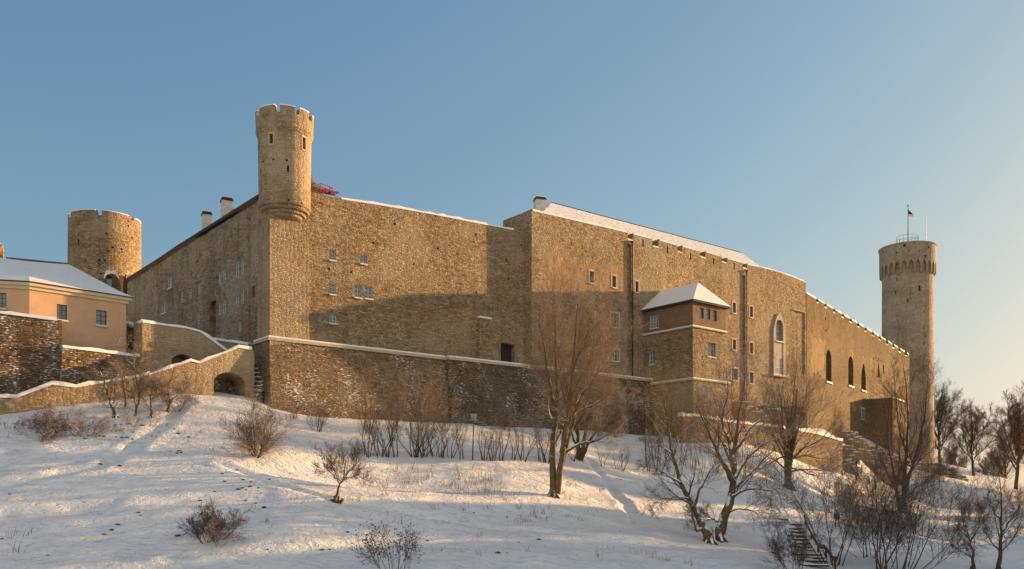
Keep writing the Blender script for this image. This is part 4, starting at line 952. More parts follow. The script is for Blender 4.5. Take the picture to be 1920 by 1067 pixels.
# ------------------------------------------------------------------ terrace wall and ruins in front of wall B / C
M['terr'] = stone('low_terrace_stone', WARM, size=(.5, .5, .18), stain=.4, streak=.3, plaster=.05, snow=.02, pcol=(.38, .25, .13))
F_t = fr2(1296, 105, 1580, 128.5)
retaining('low sunlit terrace wall with snow along its top, behind the round crowned bare tree', F_t, [(1280, 930), (1280, 779), (1310, 780), (1365, 790), (1438, 798), (1482, 804), (1532, 813), (1580, 827), (1580, 960)], M['terr'], [(1280, 778), (1310, 779), (1365, 789), (1438, 797), (1482, 803), (1532, 812), (1580, 826)], 1.0, h=.2)
def ruin(label, blocks, mat='terr', seed=1):
    """stepped remains of masonry: blocks of (px0, px1, ytop, Y, depth)"""
    b = MB(); sn = []; rs = random.Random(seed); x_, y_ = P2((blocks[0][0]+blocks[0][1])/2, blocks[0][3])
    r_ = empty('ruined_masonry', (x_, y_, gz(x_, y_)), label=label, cat='ruin'); PW[r_.name] = Matrix.Translation(r_.location)
    for (p0, p1, yt, Y, dp) in blocks:
        fr = fr2(p0, Y, p1, Y+(p1-p0)*.045); t1 = fr.t(p1); zt_ = fr.at((p0+p1)/2, yt)[1]; nst = max(2, int(t1/.9)); W_ = fr.W
        for i in range(nst):
            x0 = t1*i/nst; x1 = t1*(i+1)/nst; zz = zt_+rs.uniform(-.35, .35); dy = rs.uniform(-.3, .3)
            zlow = zz
            for s_ in range(3):
                dd = s_*.55; zc_ = zz-s_*rs.uniform(.4, .9)
                bb = MB(); bb.box((x0-rs.uniform(0, .15), dy-dd, zc_-9), (x1+rs.uniform(0, .1), dy+dp, zc_)); b.add([tuple(W_ @ Vector(v)) for v in bb.v], bb.f)
                bb = MB(); sn.append(bb); bb.box((x0+rs.uniform(0, .2), dy-dd+.02, zc_+.003), (x1-rs.uniform(0, .3), dy-dd+rs.uniform(.4, .55), zc_+.14)); bb.v = [tuple(W_ @ Vector(v)) for v in bb.v]
    mo = b.build('masonry', M[mat], r_)
    for bb in sn: bb.build('snow_cover', M['snow'], mo)
ruin('stepped ruins with snow above the low terrace wall, right of the second drainpipe', [(1384, 1412, 752, 116, 1.5), (1412, 1436, 768, 119, 1.2), (1436, 1458, 756, 121, 1.5), (1458, 1500, 765, 124, 1.0), (1395, 1440, 784, 115.5, 1.0)], seed=4)
ruin('rugged sunlit lump of ruined masonry with snow, left of the square buttress', [(1585, 1612, 812, 142, 2), (1580, 1604, 838, 136, 1.5), (1604, 1625, 826, 142, 1.5), (1575, 1600, 858, 132, 1.5)], seed=6)
ruin('snowy rubble heap at the foot of the square buttress', [(1625, 1655, 838, 146, 2), (1655, 1690, 852, 150, 2), (1635, 1672, 868, 144, 1.5), (1690, 1730, 868, 158, 2), (1730, 1765, 880, 166, 2)], 'talus', seed=9)
# ruined mound by the tall tower
ruin('snow covered stone mound right of the foot of the tall tower', [(1738, 1765, 868, 172, 3), (1765, 1790, 878, 172, 3), (1790, 1812, 893, 170, 2)], 'talus', seed=12)

# ------------------------------------------------------------------ bare trees and shrubs
def unit(a): return a/np.maximum(np.linalg.norm(a, axis=-1, keepdims=True), 1e-9)
class Tree:
    def __init__(s, seed): s.r = np.random.default_rng(seed); s.parts = {'trunk': [], 'crown': []}
    def tubes(s, P, R, sides, which):
        N, K, _ = P.shape
        tg = np.empty_like(P); tg[:, 1:-1] = P[:, 2:]-P[:, :-2]; tg[:, 0] = P[:, 1]-P[:, 0]; tg[:, -1] = P[:, -1]-P[:, -2]; tg = unit(tg)
        ref = unit(s.r.normal(size=(N, 1, 3))); ref = np.repeat(ref, K, 1)
        u = unit(np.cross(tg, ref)); v = np.cross(tg, u)
        a = np.arange(sides)*2*np.pi/sides
        ring = P[:, :, None]+(u[:, :, None]*np.cos(a)[None, None, :, None]+v[:, :, None]*np.sin(a)[None, None, :, None])*R[:, :, None, None]
        idx = np.arange(N*K*sides).reshape(N, K, sides); nx = np.roll(idx, -1, 2)
        f = np.stack([idx[:, :-1], nx[:, :-1], nx[:, 1:], idx[:, 1:]], -1).reshape(-1, 4)
        s.parts[which].append((ring.reshape(-1, 3), f))
    def spawn(s, P, R, n, u0, u1, ang_, lr, K, gn, up, rr, lpow=.6, minr=.006, Lp=None, side=None, lmax=None):
        """children of every branch: n each, between u0 and u1 of its length"""
        N, KK, _ = P.shape
        seg = np.linalg.norm(np.diff(P, axis=1), axis=-1).sum(1) if Lp is None else Lp
        u = (np.arange(n)[None, :]+s.r.random((N, n)))/n*(u1-u0)+u0
        x = u*(KK-1); i = np.minimum(x.astype(int), KK-2); fr_ = (x-i)[..., None]
        ar = np.arange(N)[:, None]
        p = P[ar, i]*(1-fr_)+P[ar, i+1]*fr_; tg = unit(P[ar, i+1]-P[ar, i]); r0 = R[ar, i]*(1-fr_[..., 0])+R[ar, i+1]*fr_[..., 0]
        q = s.r.normal(size=p.shape)
        if side is not None: q = q+np.array(side)*1.0
        perp = unit(q-(q*tg).sum(-1, keepdims=True)*tg)
        an = np.radians(ang_[0]+(ang_[1]-ang_[0])*s.r.random((N, n)))[..., None]
        d = tg*np.cos(an)+perp*np.sin(an)
        L = (seg[:, None]*lr*(1-u*lpow)*(.7+.6*s.r.random((N, n))))
        if lmax: L = np.minimum(L, lmax)
        p = p.reshape(-1, 3); d = d.reshape(-1, 3); L = L.ravel(); r0 = np.maximum(r0.ravel()*rr, minr)
        C = np.empty((len(p), K, 3)); C[:, 0] = p
        for k in range(1, K):
            d = unit(d+s.r.normal(size=d.shape)*gn+np.array([0, 0, up])); C[:, k] = C[:, k-1]+d*(L/(K-1))[:, None]
        RR = r0[:, None]*(1-np.linspace(0, .8, K))[None]; RR = np.maximum(RR, minr*.55)
        return C, RR
    def build(s, name, base, mt, mc, rz=0, **kw):
        root = empty(name, base, rz, **kw)
        for nm, mat in (('trunk', mt), ('crown', mc)):
            if not s.parts[nm]: continue
            vs, fs, o = [], [], 0
            for v, f in s.parts[nm]: vs.append(v); fs.append(f+o); o += len(v)
            me = np_mesh(nm, np.concatenate(vs), np.concatenate(fs)); me.materials.append(mat); me.shade_smooth()
            ob = bpy.data.objects.new(nm, me); COL.objects.link(ob); ob.parent = root
        return root
def smooth_path(pts, K, wob, rng):
    pts = np.array(pts, float); d = np.r_[0, np.cumsum(np.linalg.norm(np.diff(pts, axis=0), axis=1))]; u = np.linspace(0, d[-1], K)
    # Catmull-like smoothing by averaging a dense linear path
    q = np.stack([np.interp(u, d, pts[:, k]) for k in range(3)], 1)
    for _ in range(2): q[1:-1] = (q[:-2]+2*q[1:-1]+q[2:])/4
    q[1:-1] += rng.normal(size=(K-2, 3))*wob
    return q
def px_limbs(base, limbs, seed, K=14, wob=.04, dscale=.55):
    """limbs traced in photo pixels as (x, y, r) lists, each with its own depth drift, returned relative to the foot of the tree"""
    rng = np.random.default_rng(seed); Y = base.y; out = []
    for pts, r0, r1, dd in limbs:
        P = []
        for i, (x, y) in enumerate(pts):
            f_ = i/(len(pts)-1); Yi = Y+dd*f_; p = P3(x, y, Yi); P.append((p[0]-base.x, p[1]-base.y, p[2]-base.z))
        q = smooth_path(P, K, wob, rng); u = np.linspace(0, 1, K); R = r0*(1-u)**1.5+r1; out.append((q, R))
    return out
def copy_tree(o, loc, rz, sc, **kw):
    r = o.copy(); COL.objects.link(r); r.location = loc; r.rotation_euler = (0, 0, rz); r.scale = sc if isinstance(sc, tuple) else (sc, sc, sc)
    for ch in list(o.children):
        c = ch.copy(); COL.objects.link(c); c.parent = r
    return tag(r, **kw)

M['bark'] = bark_mat('bark', (.07, .045, .025), (.17, .115, .06), .9, .28)
M['bark_dark'] = bark_mat('bark_dark', (.045, .03, .018), (.12, .08, .046), .8, .5)
M['twig_o'] = bark_mat('twig_orange', (.14, .085, .04), (.28, .18, .085), .7, .5)
M['twig_b'] = bark_mat('twig_brown', (.10, .066, .04), (.22, .15, .09), .65, .55)
M['twig_d'] = bark_mat('twig_dark', (.06, .037, .026), (.125, .08, .055), .5, .65)
M['twig_y'] = bark_mat('twig_willow', (.13, .09, .025), (.26, .19, .055), .2, .85)
def limb_tree(name, px, y, limbs, seed, lab, mt, mc, cat='tree', l1=(9, .28, 1, (25, 55), .5, .25), l2=(9, (25, 60), .5), l3=(7, (25, 60), .5), up=.10, gn=.16, l4=None, group=None, minr=.009, sides=10, dens=1.25, lmax=None, Yfix=None, sink=.15):
    base = hit(px, y) if Yfix is None else Vector((P2(px, Yfix)[0], Yfix, gz(P2(px, Yfix)[0], Yfix)))
    base = base-Vector((0, 0, sink)); t = Tree(seed); Ls = px_limbs(base, limbs, seed)
    P = np.stack([a for a, _ in Ls]); R = np.stack([r for _, r in Ls]); t.tubes(P, R, sides, 'trunk')
    
    for k in range(7):   # spreading roots
        a = k*.9+seed; rr0 = R[0, 0]; f0 = P[0, 0]; dr = np.array([math.cos(a), math.sin(a), 0.0])
        rt_ = np.stack([f0+np.array([0, 0, rr0*2.2])+dr*rr0*.3, f0+np.array([0, 0, rr0*1.1])+dr*rr0*.9, f0+dr*rr0*1.6+np.array([0, 0, rr0*.35]), f0+dr*rr0*2.1-np.array([0, 0, .15])])
        t.tubes(rt_[None], np.array([[.75, .55, .4, .15]])*rr0, 6, 'trunk')
    n, lr, u1, an, lp, u0 = l1; n = int(n*1.25); minr *= 1.0; l2 = (int(l2[0]*dens),)+l2[1:]; l3 = (int(l3[0]*dens),)+l3[1:]
    A, RA = t.spawn(P, R, n, u0, u1, an, lr*1.35, 9, gn*.8, up, .42, lp, minr*1.5, lmax=lmax); t.tubes(A, RA, 5, 'trunk')
    B, RB = t.spawn(A, RA, l2[0], .12, 1, l2[1], l2[2]*1.1, 6, gn*.8, up*.7, .5, .45, minr*1.1); t.tubes(B, RB, 4, 'crown')
    Cc, RC = t.spawn(B, RB, l3[0], .1, 1, l3[1], l3[2]*1.15, 5, gn*.8, up*.5, .6, .35, minr*.9); t.tubes(Cc, RC, 3, 'crown')
    if l4: D, RD = t.spawn(Cc, RC, l4[0], .1, 1, l4[1], l4[2], 4, gn, up*.4, .7, .4, minr*.8); t.tubes(D, RD, 3, 'crown')
    kw = dict(label=lab, cat=cat)
    if group: kw['group'] = group
    return t.build(name, base, mt, mc, **kw)

# the big tree left of the annex: two upright stems, fan to the right and a low limb
limb_tree('bare_tree', 1040, 931, [
    ([(1038, 935), (1039, 900), (1034, 860), (1037, 830), (1046, 740), (1043, 650), (1036, 570)], .29, .04, 1.0),
    ([(1043, 935), (1047, 900), (1055, 850), (1060, 800), (1070, 720), (1078, 640), (1083, 570)], .27, .035, -1.5),
    ([(1047, 900), (1058, 850), (1070, 800), (1092, 740), (1112, 670), (1130, 600)], .19, .035, 2.0),
    ([(1052, 850), (1066, 790), (1095, 730), (1130, 690), (1165, 640)], .15, .03, -1.0),
    ([(1054, 852), (1078, 835), (1112, 830), (1140, 815), (1168, 800)], .16, .03, .5),
    ([(1041, 800), (1032, 730), (1022, 660), (1010, 600)], .14, .03, -1.0),
    ([(1043, 770), (1030, 720), (1008, 700), (990, 690)], .09, .02, .8),
    ([(1056, 800), (1085, 770), (1125, 750), (1172, 740)], .15, .02, 1.8),
    ([(1070, 700), (1098, 640), (1106, 590)], .12, .02, -2.0)], 11,
    'large bare tree with flared foot and snow lined limbs before the sloping base wall', M['bark'], M['twig_o'],
    l1=(9, .32, 1, (20, 48), .45, .25), l2=(9, (22, 52), .52), l3=(7, (25, 55), .55), l4=(3, (25, 55), .6), minr=.0066)
# orange brown tree behind it
limb_tree('bare_tree', 1088, 862, [
    ([(1085, 865), (1084, 820), (1080, 760), (1075, 700)], .22, .03, .5), ([(1087, 865), (1097, 810), (1112, 750), (1122, 690)], .22, .03, -.5),
    ([(1089, 865), (1108, 820), (1140, 780), (1160, 740)], .18, .03, 1), ([(1086, 850), (1070, 810), (1060, 770), (1052, 740)], .14, .02, 1)], 12,
    'smaller orange twigged tree with leaning stems, just behind the large flared tree', M['bark_dark'], M['twig_o'], l1=(9, .4, 1, (20, 50), .4, .25), l3=(6, (25, 60), .55), minr=.008)
# the leaning pair
limb_tree('bare_tree', 1328, 1017, [
    ([(1330, 1022), (1318, 985), (1296, 945), (1275, 905), (1258, 850), (1252, 800), (1246, 750)], .30, .035, .5),
    ([(1318, 985), (1306, 1000), (1300, 975), (1296, 950)], .10, .03, -.6),
    ([(1300, 950), (1318, 905), (1340, 870), (1362, 860)], .11, .02, -1), ([(1275, 905), (1250, 890), (1228, 878), (1205, 870)], .10, .02, 1),
    ([(1290, 935), (1260, 930), (1235, 938), (1215, 955)], .08, .015, -1.2), ([(1258, 850), (1232, 830), (1210, 822)], .07, .015, .6)], 13,
    'left one of two leaning trunks, its bare stem bent far to the left', M['bark'], M['twig_b'], gn=.17, up=.05, l1=(10, .33, 1, (25, 60), .4, .25), l2=(7, (28, 55), .55), l3=(6, (30, 60), .5))
limb_tree('bare_tree', 1346, 1012, [
    ([(1343, 1016), (1352, 985), (1370, 950), (1378, 905), (1376, 860), (1382, 800), (1392, 745), (1398, 700)], .42, .035, .6),
    ([(1376, 905), (1352, 865), (1338, 830), (1320, 790), (1306, 760)], .22, .03, -1), ([(1376, 870), (1368, 830), (1350, 790), (1366, 745), (1362, 690)], .16, .02, 1.2),
    ([(1379, 895), (1400, 860), (1425, 835), (1458, 822), (1480, 806)], .15, .02, 1), ([(1373, 930), (1405, 915), (1440, 920), (1476, 930)], .12, .015, -1.4),
    ([(1378, 850), (1400, 810), (1430, 780), (1445, 740)], .12, .02, -.5), ([(1365, 960), (1390, 952), (1425, 965), (1455, 985)], .08, .012, -1.5), ([(1352, 985), (1340, 975), (1318, 960), (1300, 962)], .10, .02, 1.5)], 14,
    'right one of two leaning trunks, thicker and forked, with snow on its limbs', M['bark'], M['twig_b'], gn=.17, up=.05, l1=(11, .33, 1, (25, 60), .4, .22), l2=(8, (28, 55), .55), l3=(6, (30, 60), .5))
# round crowned dark tree
fan = []
for k, (dx, dy) in enumerate(((-72, -85), (-55, -150), (-35, -190), (-12, -215), (14, -218), (38, -195), (62, -160), (88, -120), (105, -75), (-85, -45), (112, -45), (70, -30), (-20, -170), (30, -150))):
    st_ = -30-8*(k % 5); fan.append(([(1478, 915+st_), (1478+dx*.28+(4 if k % 2 else -3), 915+st_+(dy-st_)*.4), (1478+dx*.65, 915+dy*.72), (1478+dx, 915+dy)], .10 if abs(dx) > 30 else .16, .018, 3.2*math.sin(k*2.4)))
limb_tree('bare_tree', 1478, 916, [([(1478, 919), (1478, 890), (1483, 850), (1490, 790), (1494, 730)], .36, .05, 0), ([(1476, 919), (1476, 880), (1470, 830), (1466, 770), (1460, 720)], .30, .04, .8)]+fan, 15,
    'dark tree with a rounded fan of bare branches below the tall round-headed window', M['bark_dark'], M['twig_b'], gn=.09, up=.05, l1=(8, .36, 1, (18, 42), .4, .15), l2=(7, (20, 45), .55), l3=(4, (22, 50), .55), minr=.010)
# tall dark tree before the hall end
limb_tree('bare_tree', 1692, 962, [
    ([(1695, 968), (1694, 920), (1700, 850), (1704, 780), (1698, 720), (1694, 690)], .34, .04, 0), ([(1690, 968), (1680, 910), (1668, 850), (1662, 790), (1658, 740)], .26, .035, 1),
    ([(1696, 930), (1712, 870), (1728, 810), (1738, 750), (1740, 700)], .22, .03, -1.5), ([(1697, 900), (1722, 862), (1752, 840), (1778, 800)], .15, .02, 1.5), ([(1692, 940), (1715, 915), (1750, 890), (1790, 868)], .12, .02, -1),
    ([(1684, 925), (1660, 880), (1640, 830), (1632, 780)], .15, .02, -2), ([(1700, 850), (1684, 800), (1680, 740), (1676, 700)], .12, .02, 2)], 16,
    'tall dark many stemmed bare tree in front of the buttress and tall tower', M['bark_dark'], M['twig_d'], gn=.14, up=.08, l1=(11, .3, 1, (20, 48), .45, .2), l2=(9, (22, 50), .5), l3=(6, (25, 55), .5), minr=.012)

def shrub(name, seed, nst, H, spread, lab, mt, mc, levels=((9, (20, 50), .42), (7, (25, 55), .5)), gn=.14, up=.10, r0=.045, base=None, rz=0, lean=(0, 0), u0=.25, cat='shrub', foot=.18, arch=0.0, group=None, kidmat=None, minr=.008, K=9, buds=False):
    t = Tree(seed); r = t.r; levels = tuple((int(l[0]*1.15+.5),)+tuple(l[1:]) for l in levels); P = np.empty((nst, K, 3)); a = np.arange(nst)*2.399+r.random(nst)*.8
    P[:, 0] = np.stack([np.cos(a)*foot*r.random(nst), np.sin(a)*foot*r.random(nst), -.2*np.ones(nst)], 1)
    tilt = spread*(.25+.75*r.random(nst)); d = np.stack([np.cos(a)*np.sin(tilt)+lean[0], np.sin(a)*np.sin(tilt)+lean[1], np.cos(tilt)], 1); d = unit(d)
    L = H*(.75+.35*r.random(nst))*(1-.25*tilt/max(spread, .01)*0)
    for k in range(1, K):
        d = unit(d+r.normal(size=d.shape)*gn+np.array([0, 0, up*(1 if arch == 0 else 1-arch*k/K)])); P[:, k] = P[:, k-1]+d*(L/(K-1))[:, None]
    R = (r0*.75*(.6+.6*r.random(nst)))[:, None]*(np.linspace(1, 0, K)**1.3*.85+.13)[None]; t.tubes(P, R, 6, 'trunk')
    X, RX = P, R
    for i, (n, an, lr) in enumerate(levels):
        X, RX = t.spawn(X, RX, n, u0 if i == 0 else .1, 1, an, lr*1.12, 6 if i == 0 else 5, gn*.85, up*.6, .5, .35, minr); t.tubes(X, RX, 4 if i == 0 else 3, 'crown')
    if buds:   # withered seed heads at the twig ends
        tip = X[:, -1]; n = len(tip); sz = .022+.022*r.random(n); vs = []; fs = []
        o = np.array([[1, 0, 0], [0, 1, 0], [-1, 0, 0], [0, -1, 0], [0, 0, 1], [0, 0, -1]], float)
        v = tip[:, None]+o[None]*sz[:, None, None]*(1+.3*r.normal(size=(n, 6, 1)))
        f = np.array([[0, 1, 4, 4], [1, 2, 4, 4], [2, 3, 4, 4], [3, 0, 4, 4], [1, 0, 5, 5], [2, 1, 5, 5], [3, 2, 5, 5], [0, 3, 5, 5]])
        f = np.array([[0, 1, 2, 3], [0, 4, 2, 5], [1, 4, 3, 5]])
        t.parts['crown'].append((v.reshape(-1, 3), (np.arange(n)[:, None, None]*6+f[None]).reshape(-1, 4)))
    kw = dict(label=lab, cat=cat)
    if group: kw['group'] = group
    return t.build(name, base if base is not None else (0, 0, 0), mt, mc, rz, **kw)
def hpx(base, n): return n*base.y/F     # n photo pixels as metres at the depth of base
def place_shrub(name, px, y, top, spread, seed, lab, nst=7, mt='bark_dark', mc='twig_b', **kw):
    b_ = hit(px, y); return shrub(name, seed, nst, hpx(b_, y-top)*1.02, spread, lab, M[mt], M[mc], base=b_, **kw)

# single shrubs on the slope
place_shrub('bare_shrub', 482, 856, 766, 1.15, 21, 'wide rounded bare shrub on the snow slope below the corner of the castle', 12, gn=.10, levels=((10, (20, 50), .42), (8, (22, 52), .5), (4, (25, 55), .5)), up=.03, r0=.09, foot=.2, u0=.12)
place_shrub('bare_shrub', 384, 1020, 962, .75, 22, 'small dark bush on the lower left slope, left half of a touching pair', 6, mc='twig_d', lean=(-.25, 0), levels=((8, (25, 60), .45), (7, (25, 60), .5), (4, (30, 60), .5)), gn=.2, up=.03, r0=.05)
place_shrub('bare_shrub', 403, 1018, 950, .8, 23, 'small dark bush on the lower left slope, right half of a touching pair', 7, mc='twig_d', lean=(.22, 0), levels=((8, (25, 60), .45), (7, (25, 60), .5), (4, (30, 60), .5)), gn=.2, up=.03, r0=.05)
place_shrub('bare_shrub', 738, 1098, 998, .62, 24, 'dark bush with withered seed heads at the bottom edge', 10, mc='twig_d', levels=((7, (20, 45), .42), (6, (25, 55), .5)), gn=.12, up=.07, r0=.045, buds=True, u0=.45, foot=.5)
place_shrub('bare_shrub', 597, 809, 765, .75, 25, 'small ball shaped shrub near the foot of the sloping wall', 9, mc='twig_d', levels=((7, (25, 50), .4), (5, (25, 55), .5)), foot=.3)
place_shrub('bare_shrub', 551, 785, 748, .4, 26, 'tiny upright shrub close against the foot of the corner base wall', 4, mc='twig_d', levels=((6, (25, 50), .35), (4, (25, 55), .5)))
# leaning little tree with a stump
limb_tree('small_tree', 628, 942, [([(626, 944), (634, 922), (641, 903), (646, 885), (648, 862)], .10, .02, 0), ([(637, 912), (630, 890), (618, 868), (612, 850)], .05, .012, .6), ([(641, 903), (655, 885), (668, 868), (672, 850)], .05, .012, -.6), ([(640, 905), (650, 896), (668, 893), (684, 900)], .04, .01, .4), ([(634, 900), (620, 885), (604, 880)], .035, .01, -.3)], 27,
    'small leaning tree with a bushy round crown growing beside a dark stump', M['bark'], M['twig_d'], cat='tree', l1=(10, .45, 1, (25, 55), .35, .3), l2=(8, (25, 60), .5), l3=(6, (30, 60), .5), gn=.18, minr=.007)
b_ = hit(634, 944); rs = random.Random(4); b = MB()
for k in range(7):
    a = k*.9+rs.random()*.4; ln = .35+rs.random()*.35; b.tube((0, 0, -.1), (math.cos(a)*ln, math.sin(a)*ln*.6, .15+rs.random()*.45), .12, .05, 6)
o = b.build('stump', M['bark_dark'], None, Matrix.Translation(b_)); tag(o, 'low dark stump with snapped stubs at the foot of the small leaning tree', 'stump')

# clipped row below the sloping wall
protos = []
for k in range(4):
    protos.append([5, 4, 7, 3][k])
rowx = [(690, 857), (704, 856), (715, 856), (727, 858), (740, 858), (777, 858), (786, 858), (795, 857), (814, 857), (827, 858), (846, 860), (864, 861), (908, 863), (922, 865), (941, 864), (964, 864), (981, 865), (1014, 866), (1027, 868), (1076, 866), (1130, 876), (1158, 880), (1168, 884), (1215, 884), (1236, 887)]
desc = ['first shrub of the hedge row, at its left end', 'thin shrub just right of the first of the hedge row', 'slim shrub third from the left in the hedge row', 'forked shrub fourth from the left in the hedge row', 'dark footed shrub fifth from the left in the hedge row, before the gap',
        'thick clump just right of the first gap in the hedge row', 'middle stem clump right of the first gap in the hedge row', 'third of the clumps right of the first gap in the hedge row', 'single thin stems between two clumps of the hedge row', 'dense knotty clump in the middle of the hedge row', 'spreading forked shrub in the middle of the hedge row, left of the lamp',
        'thin leaning shrub next to the left side of the lamp post', 'first shrub right of the lamp post in the hedge row', 'second shrub right of the lamp post in the hedge row', 'third shrub right of the lamp post in the hedge row', 'fourth shrub right of the lamp post in the hedge row', 'fifth shrub right of the lamp post in the hedge row',
        'shrub of the hedge row just left of the large flared tree', 'shrub of the hedge row almost touching the large flared tree', 'low shrub behind the large flared tree on its right', 'small crooked shrub alone between the flared tree and the leaning pair', 'left one of two sprawling low shrubs in front of the annex', 'right one of two sprawling low shrubs in front of the annex', 'dark shrub before the left foot of the annex', 'thick dark shrub before the left side of the annex, last of the row']
def row_shrub(k, seed, b_, lab, H):
    return shrub('hedge_shrub', seed, [5, 3, 7, 4][k], H, [.28, .16, .36, .5][k], lab, M['bark_dark'], M['twig_b'], base=b_, group='bare shrubs in a row below the sloping wall', levels=((8, (18, 45), .34), (5, (25, 55), .5)), gn=.13, up=.08, r0=.075, foot=.28, u0=.3)
pr_ = {}
rs = random.Random(77)
for i, ((px, y), d) in enumerate(zip(rowx, desc)):
    k = [0, 1, 1, 0, 1, 2, 0, 2, 1, 0, 3, 1, 0, 0, 1, 1, 0, 1, 2, 2, 1, 3, 3, 1, 0][i]; v = (k, i % 2); b_ = hit(px, y)
    H = hpx(b_, 82 if i < 19 else 45 if i < 23 else 70)
    if v not in pr_: pr_[v] = (row_shrub(k, 100+i, b_, d, hpx(b_, 82)), hpx(b_, 82))
    if pr_[v][0].location != b_:
        s_ = H/pr_[v][1]*rs.uniform(.88, 1.1); copy_tree(pr_[v][0], b_, rs.uniform(0, 6.28), s_, label=d)
    elif H < pr_[v][1]*.9: pr_[v][0].scale = (H/pr_[v][1],)*3
# rounder orange bushes rising behind the row
for (px, y, top, seed, lab) in ((690, 812, 700, 31, 'tall orange twigged bush with ball shaped crown behind the hedge row left end'), (738, 806, 745, 32, 'low orange haze of twigs behind the hedge row, left of the vertical joint'),
        (790, 808, 705, 33, 'orange twigged bush in front of the vertical joint of the sloping wall'), (826, 808, 740, 34, 'low orange bush just right of the vertical joint'), (945, 806, 762, 35, 'low orange bush at the foot of the dark sloping wall, right of the lamp'), (1150, 820, 745, 36, 'orange thicket at the foot of the wall between large tree and annex'), (1120, 815, 735, 37, 'orange bush half hidden behind the crown of the large flared tree')):
    place_shrub('bare_shrub', px, y, top, .6, seed, lab, 9, mt='bark_dark', mc='twig_o', levels=((9, (20, 45), .36), (8, (25, 55), .5)), gn=.12, up=.09, r0=.05, foot=.6, minr=.007)
# willow like thickets before the annex
for (px, y, top, seed, lab) in ((1232, 868, 730, 41, 'yellow green willow thicket of upright rods before the left face of the annex'), (1268, 872, 722, 42, 'yellow green willow thicket of upright rods below the corner of the annex'), (1300, 880, 760, 43, 'lower willow thicket under the right face of the annex'), (1345, 884, 770, 44, 'brown willow thicket behind the leaning pair of trunks'), (1395, 884, 745, 45, 'thin brown willow rods between leaning pair and round crowned tree')):
    place_shrub('willow_shrub', px, y, top, .32, seed, lab, 11, mc='twig_y' if seed < 44 else 'twig_b', cat='willow', levels=((6, (12, 30), .4), (3, (15, 35), .5)), gn=.07, up=.07, r0=.035, foot=1.4, minr=.008)
# left group by the stairs
for (limbs, px, y, seed, lab) in (
    ([([(217, 784), (208, 755), (200, 735), (196, 712), (188, 697)], .12, .03, 0), ([(217, 784), (212, 765), (214, 745), (206, 725)], .07, .02, .5)], 217, 783, 51, 'leaning crooked little tree, leftmost upright one of the group by the stairs'),
    ([([(236, 765), (234, 735), (231, 712), (228, 690)], .07, .02, 0), ([(234, 735), (224, 705), (212, 690)], .03, .012, .4)], 236, 764, 52, 'thin straight little tree, second of the group by the stairs'),
    ([([(254, 784), (259, 755), (262, 735), (255, 715), (250, 690), (253, 665)], .09, .02, 0), ([(262, 735), (272, 720), (285, 712)], .05, .015, .4), ([(256, 770), (250, 745), (244, 722)], .04, .015, -.4)], 254, 783, 53, 'tallest slender tree of the group by the stairs, forked low down'),
    ([([(284, 785), (283, 755), (284, 730), (290, 710)], .10, .02, 0), ([(284, 750), (296, 735), (312, 722)], .04, .015, .4), ([(284, 745), (274, 728), (266, 708)], .04, .015, -.4)], 284, 784, 54, 'thick footed little tree right of the tallest one by the stairs'),
    ([([(314, 773), (318, 748), (315, 725), (322, 705)], .07, .02, 0), ([(316, 760), (302, 742), (292, 728)], .04, .015, .4), ([(317, 755), (336, 738), (352, 728)], .04, .015, -.4)], 314, 773, 55, 'bushy little tree, rightmost of the group by the stairs')):
    limb_tree('small_tree', px, y, limbs, seed, lab, M['bark'], M['twig_b'], gn=.24, up=.03, l1=(11, .42, 1, (30, 65), .4, .2), l2=(8, (30, 65), .5), l3=(5, (30, 65), .5), minr=.008, sides=7)
place_shrub('bare_shrub', 332, 772, 722, .9, 57, 'low spiky shrub at the right end of the group by the stairs', 9, mc='twig_b', gn=.2, up=.02, r0=.04)
place_shrub('bare_shrub', 120, 808, 755, 1.35, 58, 'broad sprawling snow laden shrub at the left, arching to the ground', 16, mt='bark', mc='twig_b', gn=.28, up=-.02, r0=.09, foot=1.5, levels=((9, (30, 70), .4), (7, (30, 70), .5), (4, (30, 60), .5)))
place_shrub('bare_shrub', 90, 812, 760, 1.3, 59, 'dark thorny shrub forming the left tip of the sprawling heap', 12, mc='twig_d', gn=.22, up=-.05, r0=.05, foot=1.2, lean=(-.3, 0), levels=((9, (30, 70), .4), (8, (30, 70), .5), (3, (30, 60), .5)))
place_shrub('bare_shrub', 165, 815, 765, 1.3, 60, 'snow dusted shrub forming the right part of the sprawling heap', 12, mt='bark', mc='twig_b', gn=.28, up=0, r0=.06, foot=1.4, levels=((8, (30, 70), .4), (7, (30, 70), .5), (3, (30, 60), .5)))
place_shrub('bare_shrub', 250, 800, 768, 1.3, 61, 'low snowy bramble under the slender trees by the stairs', 10, mt='bark', mc='twig_b', gn=.28, up=0, r0=.04, foot=1.6, levels=((8, (30, 70), .4), (6, (30, 70), .5)))

